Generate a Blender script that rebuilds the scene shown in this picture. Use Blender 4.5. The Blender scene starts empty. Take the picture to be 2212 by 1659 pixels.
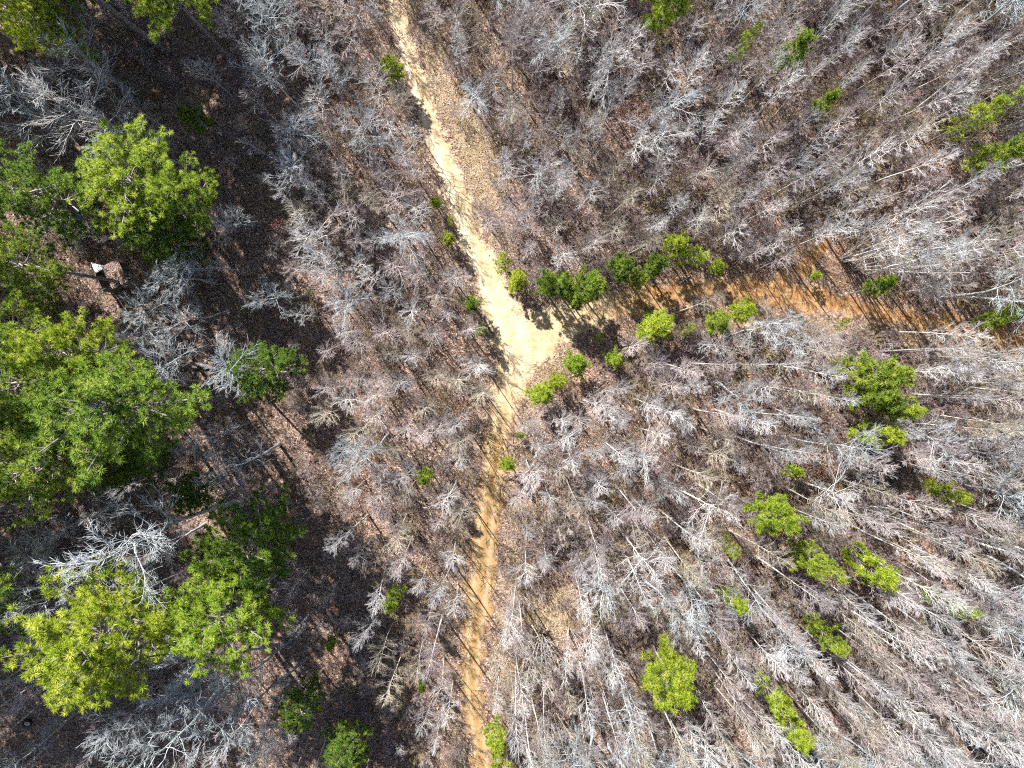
import bpy, math, random
import numpy as np
from mathutils import Vector, Matrix, Euler

# ------------------------------------------------------------------ camera, world, sun, exposure
scene = bpy.context.scene
H = 60.0                                   # drone height above the ground (m)
F = 1533.7                                 # focal length in units of a 2212 px wide frame
W0, H0 = 2212.0, 1659.0
cam_data = bpy.data.cameras.new('drone_camera')
cam = bpy.data.objects.new('drone_camera', cam_data)
scene.collection.objects.link(cam)
cam_data.sensor_width = 36.0
cam_data.lens = F / W0 * 36.0
cam_data.clip_start = 0.5
cam_data.clip_end = 3000.0
cam.location = (0, 0, H)
cam.rotation_euler = Euler((math.radians(-1.67), math.radians(-0.56), 0.0), 'XYZ')
scene.camera = cam

SUN_EL = math.radians(42.5)
SUN_AZ = math.radians(-34.5)               # clockwise from +Y
world = bpy.data.worlds.new('World')
scene.world = world
world.use_nodes = True
wn = world.node_tree.nodes
wl = world.node_tree.links
sky = wn.new('ShaderNodeTexSky')
sky.sky_type = 'NISHITA'
sky.sun_disc = False
sky.sun_elevation = SUN_EL
sky.sun_rotation = SUN_AZ
wn['Background'].inputs['Strength'].default_value = 0.055
wl.new(sky.outputs['Color'], wn['Background'].inputs['Color'])

sun_data = bpy.data.lights.new('sun', 'SUN')
sun_data.energy = 5.0
sun_data.angle = math.radians(0.5)
sun_data.color = (1.0, 0.955, 0.89)
sun = bpy.data.objects.new('sun', sun_data)
scene.collection.objects.link(sun)
to_sun = Vector((math.sin(SUN_AZ) * math.cos(SUN_EL), math.cos(SUN_AZ) * math.cos(SUN_EL), math.sin(SUN_EL)))
sun.rotation_euler = to_sun.to_track_quat('Z', 'Y').to_euler()
sun.location = to_sun * 80

scene.view_settings.view_transform = 'Standard'
scene.view_settings.look = 'None'
scene.view_settings.gamma = 1.0
scene.view_settings.use_curve_mapping = False
scene.view_settings.exposure = 1.22
scene.cycles.max_bounces = 3
scene.cycles.diffuse_bounces = 2
scene.cycles.transmission_bounces = 2
scene.cycles.use_denoising = False
scene.cycles.filter_width = 1.1
scene.cycles.use_adaptive_sampling = True
scene.cycles.adaptive_threshold = 0.03
scene.cycles.adaptive_min_samples = 24

# ------------------------------------------------------------------ helpers
COL = scene.collection
CAMR = np.array(cam.rotation_euler.to_matrix())
RNG = np.random.default_rng(7)
random.seed(7)


def hz(x, y):
    """gentle relief of the ground"""
    x = np.asarray(x, float); y = np.asarray(y, float)
    return (0.16 * np.sin(x * 0.21 + 0.6) * np.cos(y * 0.17 - 0.4) + 0.10 * np.sin(x * 0.43 + y * 0.31)
            + 0.07 * np.cos(y * 0.52 - x * 0.11))


def P(dx, dy, z=0.0):
    """world x, y of a photograph point at height z"""
    d = CAMR @ np.array([(dx - W0 / 2) / F, -(dy - H0 / 2) / F, -1.0])
    t = (z - H) / d[2]
    return d[0] * t, d[1] * t


def G(dx, dy):
    x, y = P(dx, dy, 0.0)
    x, y = P(dx, dy, float(hz(x, y)))
    return x, y, float(hz(x, y))


def pix(x, y, z):
    v = (np.stack([x, y, np.asarray(z) - H], -1)) @ CAMR      # = R^T v
    return W0 / 2 + F * v[..., 0] / -v[..., 2], H0 / 2 - F * v[..., 1] / -v[..., 2]


def link(o, parent=None):
    COL.objects.link(o)
    if parent is not None:
        o.parent = parent
    return o


def tag(o, label, cat, group=None, kind=None):
    if label: o['label'] = label
    if cat: o['category'] = cat
    if group: o['group'] = group
    if kind: o['kind'] = kind
    return o


def empty(name, loc, rz=0.0, s=1.0):
    o = bpy.data.objects.new(name, None)
    o.empty_display_size = 0.3
    o.location = loc
    o.rotation_euler = (0, 0, rz)
    o.scale = (s, s, s)
    return link(o)


def np_mesh(name, verts, faces, mat=None, smooth=False, attrs=None):
    """verts (n,3); faces (m,k) array or list of such arrays"""
    me = bpy.data.meshes.new(name)
    if not isinstance(faces, list):
        faces = [faces]
    faces = [np.asarray(f, np.int32) for f in faces if len(f)]
    nl = sum(f.size for f in faces); npoly = sum(len(f) for f in faces)
    me.vertices.add(len(verts)); me.loops.add(nl); me.polygons.add(npoly)
    me.vertices.foreach_set('co', np.ascontiguousarray(verts, np.float32).ravel())
    me.loops.foreach_set('vertex_index', np.concatenate([f.ravel() for f in faces]))
    starts = []; tot = []; s = 0
    for f in faces:
        k = f.shape[1]
        starts.append(s + np.arange(len(f)) * k); tot.append(np.full(len(f), k)); s += f.size
    me.polygons.foreach_set('loop_start', np.concatenate(starts).astype(np.int32))
    me.polygons.foreach_set('loop_total', np.concatenate(tot).astype(np.int32))
    me.polygons.foreach_set('use_smooth', np.full(npoly, bool(smooth)))
    for an, av in (attrs or {}).items():
        a = me.attributes.new(an, 'FLOAT', 'POINT')
        a.data.foreach_set('value', np.ascontiguousarray(av, np.float32))
    me.update(calc_edges=True)
    me.validate()
    if mat: me.materials.append(mat)
    return me


class Tubes:
    """collects tapered tubes; polylines of equal length are built together"""
    def __init__(self): self.b = {}

    def add(self, pts, rad, sides=3, lvl=0.0):
        pts = np.asarray(pts, float)
        self.b.setdefault((len(pts), sides), []).append((pts, np.asarray(rad, float), lvl))

    def arrays(self):
        V = []; Fs = []; L = []; off = 0
        for (n, k), items in self.b.items():
            p = np.stack([i[0] for i in items]); r = np.stack([i[1] for i in items]); lv = np.array([i[2] for i in items])
            m = len(items)
            t = np.gradient(p, axis=1)
            t /= np.linalg.norm(t, axis=2, keepdims=True) + 1e-9
            ref = np.where(np.abs(t[:, :1, 2:3]) > 0.9, np.array([1.0, 0, 0]), np.array([0, 0, 1.0]))
            ref = np.broadcast_to(ref, t.shape)
            u = np.cross(t, ref); u /= np.linalg.norm(u, axis=2, keepdims=True) + 1e-9
            w = np.cross(t, u)
            a = np.arange(k) * 2 * math.pi / k
            ring = (p[:, :, None] + r[:, :, None, None] * (np.cos(a)[None, None, :, None] * u[:, :, None] + np.sin(a)[None, None, :, None] * w[:, :, None]))
            V.append(ring.reshape(-1, 3)); L.append(np.repeat(lv, n * k))
            base = off + np.arange(m)[:, None, None] * (n * k) + np.arange(n - 1)[None, :, None] * k
            j = np.arange(k)[None, None, :]; j2 = (j + 1) % k
            f = np.stack([base + j, base + j2, base + k + j2, base + k + j], -1)
            Fs.append(f.reshape(-1, 4)); off += m * n * k
        return np.concatenate(V), np.concatenate(Fs), np.concatenate(L)

    def mesh(self, name, mat):
        v, f, l = self.arrays()
        return np_mesh(name, v, f, mat, smooth=True, attrs={'lvl': l})


def norm(v):
    return v / (np.linalg.norm(v) + 1e-9)


def path(rng, start, d, length, n, up=0.0, jit=0.1):
    pts = [np.array(start, float)]
    d = norm(np.array(d, float)); st = length / (n - 1)
    for _ in range(n - 1):
        d = norm(d + rng.normal(0, jit, 3) + np.array([0, 0, up]))
        pts.append(pts[-1] + d * st)
    return np.array(pts)


def fork(rng, d, ang):
    r = rng.normal(0, 1, 3); r = norm(r - d * (r @ d))
    return norm(d * math.cos(ang) + r * math.sin(ang))


# ------------------------------------------------------------------ materials
def new_mat(name):
    m = bpy.data.materials.new(name); m.use_nodes = True
    nt = m.node_tree; nt.nodes.clear()
    out = nt.nodes.new('ShaderNodeOutputMaterial')
    bs = nt.nodes.new('ShaderNodeBsdfPrincipled')
    bs.inputs['Roughness'].default_value = 0.85
    bs.inputs['Specular IOR Level'].default_value = 0.25
    nt.links.new(bs.outputs[0], out.inputs[0])
    return m, nt, bs, out


def nd(nt, typ, **kw):
    n = nt.nodes.new(typ)
    for k, v in kw.items(): setattr(n, k, v)
    return n


def mixc(nt, fac, a, b, blend='MIX'):
    n = nd(nt, 'ShaderNodeMix', data_type='RGBA', blend_type=blend)
    for sock, v in ((n.inputs[0], fac), (n.inputs[6], a), (n.inputs[7], b)):
        if isinstance(v, bpy.types.NodeSocket): nt.links.new(v, sock)
        elif isinstance(v, (int, float)): sock.default_value = v
        else: sock.default_value = (*v, 1.0)
    return n.outputs[2]


def attr(nt, name):
    n = nd(nt, 'ShaderNodeAttribute', attribute_name=name)
    return n.outputs['Fac']


def noise(nt, scale, detail=3.0, rough=0.55, coord='Object', dist=0.0):
    tc = nd(nt, 'ShaderNodeTexCoord')
    n = nd(nt, 'ShaderNodeTexNoise')
    n.inputs['Scale'].default_value = scale; n.inputs['Detail'].default_value = detail
    n.inputs['Roughness'].default_value = rough; n.inputs['Distortion'].default_value = dist
    nt.links.new(tc.outputs[coord], n.inputs['Vector'])
    return n.outputs['Fac']


def ramp(nt, fac, stops, interp='LINEAR'):
    n = nd(nt, 'ShaderNodeValToRGB'); cr = n.color_ramp; cr.interpolation = interp
    while len(cr.elements) < len(stops): cr.elements.new(0.5)
    for e, (p, c) in zip(cr.elements, stops):
        e.position = p; e.color = (*c, 1.0) if not isinstance(c, (int, float)) else (c, c, c, 1.0)
    nt.links.new(fac, n.inputs[0])
    return n.outputs['Color']


def mathn(nt, op, a, b=None, clamp=False):
    n = nd(nt, 'ShaderNodeMath', operation=op); n.use_clamp = clamp
    for i, v in enumerate((a, b)):
        if v is None: continue
        if isinstance(v, bpy.types.NodeSocket): nt.links.new(v, n.inputs[i])
        else: n.inputs[i].default_value = v
    return n.outputs[0]


def bump(nt, bs, h, strength=0.5, dist=0.05):
    b = nd(nt, 'ShaderNodeBump'); b.inputs['Strength'].default_value = strength; b.inputs['Distance'].default_value = dist
    nt.links.new(h, b.inputs['Height']); nt.links.new(b.outputs[0], bs.inputs['Normal'])


def litter_colour(nt):
    """brown leaf litter, leaf by leaf"""
    tc = nd(nt, 'ShaderNodeTexCoord')
    v = nd(nt, 'ShaderNodeTexVoronoi'); v.inputs['Scale'].default_value = 9.0; v.inputs['Randomness'].default_value = 1.0
    nt.links.new(tc.outputs['Object'], v.inputs['Vector'])
    sep = nd(nt, 'ShaderNodeSeparateColor'); nt.links.new(v.outputs['Color'], sep.inputs[0])
    leaf = ramp(nt, sep.outputs[0], [(0.0, (0.085, 0.052, 0.042)), (0.3, (0.19, 0.122, 0.094)), (0.62, (0.28, 0.195, 0.150)), (0.88, (0.38, 0.29, 0.235)), (1.0, (0.52, 0.44, 0.385))])
    big = noise(nt, 0.22, 4.0, 0.6)
    tone = ramp(nt, big, [(0.3, (0.72, 0.66, 0.64)), (0.5, (1.0, 1.0, 1.0)), (0.7, (1.14, 1.02, 0.92))])
    return mixc(nt, 1.0, leaf, tone, 'MULTIPLY'), v.outputs['Distance']


def bark_mat(name, trunk, twig, var=0.35):
    m, nt, bs, _ = new_mat(name)
    base = mixc(nt, attr(nt, 'lvl'), trunk, twig)
    oi = nd(nt, 'ShaderNodeObjectInfo')
    tone = ramp(nt, oi.outputs['Random'], [(0.0, (1 - var, 1 - var, 1 - var * 0.9)), (0.5, (1, 1, 1)), (1.0, (1 + var * 0.5, 1 + var * 0.42, 1 + var * 0.4))])
    base = mixc(nt, 1.0, base, tone, 'MULTIPLY')
    n = noise(nt, 2.3, 3.0, 0.6)
    base = mixc(nt, 1.0, base, ramp(nt, n, [(0.3, (0.62, 0.60, 0.58)), (0.6, (1.08, 1.08, 1.08))]), 'MULTIPLY')
    nt.links.new(base, bs.inputs['Base Color'])
    return m


M_PALE = bark_mat('pale_grey_bark', (0.63, 0.615, 0.59), (0.575, 0.57, 0.585))
M_MAUVE = bark_mat('mauve_grey_bark', (0.58, 0.54, 0.50), (0.49, 0.43, 0.44))
M_OLIVE = bark_mat('olive_grey_bark', (0.52, 0.49, 0.41), (0.46, 0.415, 0.34))
M_LICHEN = bark_mat('lichen_grey_bark', (0.40, 0.44, 0.46), (0.52, 0.57, 0.60))
M_BRUSH = bark_mat('brown_brush_bark', (0.30, 0.24, 0.21), (0.41, 0.335, 0.325))
M_STRAW = bark_mat('straw_brush_bark', (0.34, 0.28, 0.17), (0.40, 0.33, 0.20))
M_PINEBARK = bark_mat('pine_bark', (0.32, 0.29, 0.28), (0.36, 0.33, 0.31))
M_DEAD = bark_mat('bleached_dead_wood', (0.60, 0.55, 0.46), (0.60, 0.55, 0.46))
M_DARKWOOD = bark_mat('dark_rotten_wood', (0.10, 0.08, 0.065), (0.14, 0.11, 0.09))


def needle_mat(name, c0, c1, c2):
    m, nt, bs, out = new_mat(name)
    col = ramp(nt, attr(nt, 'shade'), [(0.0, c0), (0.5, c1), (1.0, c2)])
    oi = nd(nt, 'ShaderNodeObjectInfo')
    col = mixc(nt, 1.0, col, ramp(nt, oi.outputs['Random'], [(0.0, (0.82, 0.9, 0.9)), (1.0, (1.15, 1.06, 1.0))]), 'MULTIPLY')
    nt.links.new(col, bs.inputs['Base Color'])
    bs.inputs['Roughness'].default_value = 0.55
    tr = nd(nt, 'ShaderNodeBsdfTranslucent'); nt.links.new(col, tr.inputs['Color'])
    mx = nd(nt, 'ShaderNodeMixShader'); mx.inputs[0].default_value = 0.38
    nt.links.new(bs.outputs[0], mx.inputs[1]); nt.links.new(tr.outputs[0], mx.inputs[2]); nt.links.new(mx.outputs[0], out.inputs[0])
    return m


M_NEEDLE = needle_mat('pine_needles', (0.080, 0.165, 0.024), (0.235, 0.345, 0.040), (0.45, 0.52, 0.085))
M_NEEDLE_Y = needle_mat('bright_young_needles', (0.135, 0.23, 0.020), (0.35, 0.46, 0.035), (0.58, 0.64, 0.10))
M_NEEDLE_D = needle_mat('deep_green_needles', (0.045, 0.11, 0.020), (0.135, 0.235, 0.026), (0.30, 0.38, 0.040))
M_RUST = needle_mat('rust_dead_leaves', (0.26, 0.10, 0.055), (0.42, 0.19, 0.11), (0.56, 0.32, 0.22))


def ground_mat():
    m, nt, bs, _ = new_mat('leaf_litter_ground')
    lit, dist = litter_colour(nt)
    n1 = noise(nt, 5.0, 4.0, 0.65)
    gr = ramp(nt, n1, [(0.30, (0.24, 0.165, 0.10)), (0.5, (0.43, 0.33, 0.21)), (0.70, (0.62, 0.51, 0.36))])
    fac = mathn(nt, 'MULTIPLY', attr(nt, 'grass'), ramp(nt, noise(nt, 1.3, 6.0, 0.7), [(0.36, 0.15), (0.62, 0.85)]), True)
    c = mixc(nt, fac, lit, gr)
    clayn = ramp(nt, noise(nt, 2.0, 5.0, 0.6), [(0.35, (0.28, 0.135, 0.06)), (0.7, (0.44, 0.27, 0.14))])
    fac2 = mathn(nt, 'MULTIPLY', attr(nt, 'clay'), mathn(nt, 'ADD', noise(nt, 3.1, 4.0), 0.05), True)
    c = mixc(nt, fac2, c, clayn)
    nt.links.new(c, bs.inputs['Base Color'])
    hh = mathn(nt, 'ADD', noise(nt, 14.0, 3.0), dist)
    bump(nt, bs, hh, 0.9, 0.06)
    return m


def trail_mat():
    m, nt, bs, _ = new_mat('trail_dirt')
    n1 = noise(nt, 1.1, 6.0, 0.65)
    n2 = noise(nt, 9.0, 5.0, 0.7)
    nn = mathn(nt, 'ADD', mathn(nt, 'MULTIPLY', n1, 0.6), mathn(nt, 'MULTIPLY', n2, 0.4))
    cream = ramp(nt, nn, [(0.33, (0.36, 0.235, 0.115)), (0.47, (0.52, 0.39, 0.225)), (0.60, (0.64, 0.53, 0.36)), (0.75, (0.76, 0.67, 0.51))])
    ochre = ramp(nt, nn, [(0.33, (0.20, 0.11, 0.040)), (0.50, (0.34, 0.205, 0.080)), (0.72, (0.48, 0.33, 0.165))])
    clay = ramp(nt, nn, [(0.36, (0.21, 0.085, 0.032)), (0.45, (0.33, 0.165, 0.065)), (0.54, (0.40, 0.245, 0.115)), (0.68, (0.50, 0.37, 0.22))])
    c = mixc(nt, attr(nt, 'ochre'), cream, ochre)
    c = mixc(nt, attr(nt, 'clay'), c, clay)
    rutn = mathn(nt, 'MULTIPLY', attr(nt, 'rut'), mathn(nt, 'ADD', noise(nt, 1.9, 4.0), 0.25), True)
    c = mixc(nt, rutn, c, (0.84, 0.73, 0.52))
    lit, dist = litter_colour(nt)
    e = mathn(nt, 'ADD', attr(nt, 'edge'), mathn(nt, 'MULTIPLY', mathn(nt, 'SUBTRACT', noise(nt, 3.2, 6.0, 0.72), 0.5), 2.6))
    ef = ramp(nt, e, [(0.35, 0.0), (0.75, 1.0)])
    c = mixc(nt, ef, c, lit)
    # scattered leaves lying on the dirt
    v = nd(nt, 'ShaderNodeTexVoronoi'); v.inputs['Scale'].default_value = 7.0
    tc = nd(nt, 'ShaderNodeTexCoord'); nt.links.new(tc.outputs['Object'], v.inputs['Vector'])
    sp = ramp(nt, v.outputs['Distance'], [(0.12, 0.55), (0.2, 0.0)])
    c = mixc(nt, sp, c, (0.26, 0.15, 0.085))
    nt.links.new(c, bs.inputs['Base Color'])
    bump(nt, bs, mathn(nt, 'ADD', n1, n2), 0.7, 0.06)
    return m


M_GROUND = ground_mat()
M_TRAIL = trail_mat()


def leaf_mat():
    m, nt, bs, _ = new_mat('fallen_leaf')
    c = ramp(nt, attr(nt, 'shade'), [(0.0, (0.08, 0.046, 0.036)), (0.35, (0.21, 0.13, 0.098)), (0.7, (0.34, 0.245, 0.19)), (0.93, (0.46, 0.37, 0.31)), (1.0, (0.62, 0.56, 0.51))])
    nt.links.new(c, bs.inputs['Base Color']); bs.inputs['Roughness'].default_value = 0.7
    return m


M_LEAF = leaf_mat()


def plain_mat(name, c0, c1, scale=4.0, rough=0.7, metal=0.0, bmp=0.2):
    m, nt, bs, _ = new_mat(name)
    n = noise(nt, scale, 5.0, 0.65)
    nt.links.new(ramp(nt, n, [(0.3, c0), (0.7, c1)]), bs.inputs['Base Color'])
    bs.inputs['Roughness'].default_value = rough; bs.inputs['Metallic'].default_value = metal
    bump(nt, bs, n, bmp, 0.02)
    return m


M_GRASS = plain_mat('dry_straw', (0.36, 0.27, 0.13), (0.62, 0.50, 0.29), 3.0)
M_PLY = plain_mat('weathered_boards', (0.10, 0.09, 0.085), (0.22, 0.20, 0.18), 6.0)
M_WHITE = plain_mat('white_plastic_sheet', (0.70, 0.74, 0.80), (0.82, 0.84, 0.86), 5.0, 0.45)
M_BLUE = plain_mat('pale_blue_sheet', (0.16, 0.25, 0.32), (0.28, 0.38, 0.44), 5.0, 0.5)
M_YELLOW = plain_mat('faded_yellow_foam', (0.62, 0.56, 0.25), (0.80, 0.76, 0.50), 5.0, 0.8)
M_STEEL = plain_mat('dull_galvanised_steel', (0.20, 0.21, 0.22), (0.40, 0.42, 0.43), 5.0, 0.45, 0.6)
M_RUBBER = plain_mat('weathered_rubber', (0.020, 0.019, 0.022), (0.05, 0.045, 0.05), 8.0, 0.8)
M_RIM = plain_mat('pale_painted_rim', (0.60, 0.60, 0.55), (0.78, 0.78, 0.72), 8.0, 0.5)

# ------------------------------------------------------------------ the trail's plan (photograph points on the ground)
TR_NS = [(a, b, w * (0.86 if b < 640 else 1.0 if b < 860 else 1.14)) for a, b, w in [(842, -120, 16), (842, -40, 16), (848, 0, 17), (866, 60, 21), (882, 120, 24), (905, 190, 22), (929, 260, 24), (951, 320, 30), (975, 390, 30),
         (999, 460, 32), (1025, 530, 36), (1052, 600, 36), (1076, 660, 38), (1104, 720, 42), (1116, 775, 42), (1104, 830, 34),
         (1089, 890, 30), (1076, 950, 29), (1065, 1020, 29), (1055, 1090, 27), (1047, 1160, 27), (1039, 1250, 28), (1031, 1330, 26),
         (1023, 1400, 23), (1020, 1480, 21), (1031, 1560, 22), (1041, 1660, 20), (1050, 1760, 20)]]
TR_E = [(1130, 715, 45), (1200, 700, 40), (1280, 678, 37), (1350, 655, 36), (1440, 636, 34), (1540, 625, 33), (1640, 630, 38), (1740, 641, 37),
        (1830, 660, 29), (1930, 680, 25), (2050, 703, 30), (2212, 735, 27), (2400, 775, 27)]
TR_SPUR = [(1690, 615, 30), (1745, 570, 24), (1785, 522, 17), (1800, 485, 9)]
KX = H / F


def seg_dist(x, y, pl):
    best = np.full(x.shape, 1e9); side = np.zeros(x.shape); along = np.zeros(x.shape)
    pw = [(*P(a, b), w * KX) for a, b, w in pl]
    for (x0, y0, w0), (x1, y1, w1) in zip(pw[:-1], pw[1:]):
        dx, dy = x1 - x0, y1 - y0; L2 = dx * dx + dy * dy
        t = np.clip(((x - x0) * dx + (y - y0) * dy) / L2, 0, 1)
        d = np.hypot(x - x0 - t * dx, y - y0 - t * dy)
        s = d - (w0 + (w1 - w0) * t)
        upd = s < best
        best = np.where(upd, s, best)
        side = np.where(upd, ((x - x0) * dy - (y - y0) * dx) / math.sqrt(L2) / (w0 + (w1 - w0) * t), side)
    return best, side


def trail_sdf(x, y):
    x = np.asarray(x, float); y = np.asarray(y, float)
    a, sa = seg_dist(x, y, TR_NS); b, sb = seg_dist(x, y, TR_E); c, sc = seg_dist(x, y, TR_SPUR)
    jx, jy = P(1158, 738); j = np.hypot(x - jx, y - jy) - 52 * KX
    d = np.minimum(np.minimum(a, b), np.minimum(c, j))
    return d, sa, a


CLEAR = [(915, 60, 20), (938, 130, 30), (968, 215, 38), (1010, 290, 50), (1042, 352, 46), (1055, 425, 26), (1205, 1322, 46), (1150, 1320, 30), (1195, 775, 40), (1160, 812, 28),
         (1630, 690, 22), (1700, 690, 22), (1790, 705, 22), (1880, 718, 22), (1960, 735, 18), (1775, 540, 26), (1730, 590, 24)]
GLADE = [(150, 560, 70), (230, 610, 50), (440, 730, 60), (400, 960, 45), (480, 930, 50), (560, 980, 40), (350, 760, 40), (560, 560, 45), (620, 600, 40), (700, 410, 25)]


def wobble(x, y):
    return (0.22 * np.sin(x * 2.1 + 1.3 * np.sin(y * 1.7)) + 0.16 * np.sin(y * 3.3 + x * 0.9) + 0.10 * np.sin(x * 6.1 - y * 4.7) + 0.07 * np.sin(y * 9.7 + x * 7.3))


# ------------------------------------------------------------------ ground
def build_ground():
    inner = np.arange(-58, 58.01, 0.5)
    outer = np.array([70, 90, 120, 170, 260, 420, 700.0])
    xs = np.concatenate([-outer[::-1], inner, outer])
    iny = np.arange(-48, 48.01, 0.5)
    ys = np.concatenate([-outer[::-1], iny, outer])
    X, Y = np.meshgrid(xs, ys)
    Z = hz(X, Y)
    v = np.stack([X, Y, Z], -1).reshape(-1, 3)
    nx, ny = len(xs), len(ys)
    i = np.arange((ny - 1) * (nx - 1)); r = i // (nx - 1); c = i % (nx - 1)
    f = np.stack([r * nx + c, r * nx + c + 1, (r + 1) * nx + c + 1, (r + 1) * nx + c], -1)
    x, y = v[:, 0], v[:, 1]
    grass = np.zeros(len(v))
    for a, b, w in CLEAR[:15]:
        gx, gy = P(a, b)
        grass = np.maximum(grass, np.clip(1.35 - np.hypot(x - gx, y - gy) / (w * KX * 1.25), 0, 1))
    d, _, dns = trail_sdf(x, y)
    grass = np.maximum(grass, 0.75 * np.clip(1 - (d - 0.1) / 2.4, 0, 1) * (dns < 3.0))
    cl = np.clip(1 - d / 1.8, 0, 1) * np.clip((x - 6) / 8, 0, 1)
    for a, b, w in CLEAR[15:]:
        gx, gy = P(a, b)
        cl = np.maximum(cl, np.clip(1.3 - np.hypot(x - gx, y - gy) / (w * KX * 1.2), 0, 1))
    o = bpy.data.objects.new('ground', np_mesh('ground', v, f, M_GROUND, True, {'grass': grass, 'clay': cl}))
    link(o); tag(o, 'brown leaf-strewn forest floor under the bare trees', 'ground', kind='structure')


build_ground()


def build_trail():
    st = 0.14
    xs = np.arange(-22, 52, st); ys = np.arange(-42, 42, st)
    X, Y = np.meshgrid(xs, ys)
    d, side, dns = trail_sdf(X, Y)
    d = d + wobble(X, Y) * 0.9
    ny, nx = X.shape
    keep = d < 0.35
    fk = keep[:-1, :-1] & keep[:-1, 1:] & keep[1:, :-1] & keep[1:, 1:]
    r, c = np.nonzero(fk)
    f = np.stack([r * nx + c, r * nx + c + 1, (r + 1) * nx + c + 1, (r + 1) * nx + c], -1)
    used, inv = np.unique(f, return_inverse=True)
    f = inv.reshape(f.shape)
    x = X.ravel()[used]; y = Y.ravel()[used]; dd = d.ravel()[used]; sd = side.ravel()[used]; dn = dns.ravel()[used]
    ins = np.clip(-dd / 0.9, 0, 1)
    on_ns = np.clip(-dn / 0.4 + 0.5, 0, 1)
    north = np.clip((y - 2) / 8, 0, 1)
    # the worn wheel track runs on the east side of the north trail
    rut = np.exp(-((sd - 0.45) / 0.26) ** 2) * on_ns * north + 0.55 * np.exp(-((np.abs(sd) - 0.45) / 0.2) ** 2) * on_ns * (1 - north) * 0.5
    z = hz(x, y) + 0.006 + 0.035 * ins - 0.03 * rut * ins + 0.012 * np.sin(x * 3.1) * np.sin(y * 2.7) * ins
    z = np.maximum(z, hz(x, y) + 0.005)
    clay = np.clip((x - 5.5) / 7, 0, 1) * np.clip(1 - on_ns * (y > 12), 0, 1)
    ochre = np.clip((-y - 1) / 6, 0, 1) * 0.95
    edge = np.clip(1.0 - (-dd) / 0.75, 0, 1.6) * 0.72
    edge = edge + 0.13 * np.exp(-((sd + 0.05) / 0.28) ** 2) * on_ns * north + 0.16 * clay * (1 - on_ns)
    v = np.stack([x, y, z], -1)
    o = bpy.data.objects.new('dirt_trail', np_mesh('dirt_trail', v, f, M_TRAIL, True, {'rut': rut, 'clay': clay, 'ochre': ochre, 'edge': edge}))
    link(o); tag(o, 'forked dirt trail, cream in the north and orange clay in the east', 'trail', kind='structure')


build_trail()


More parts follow.
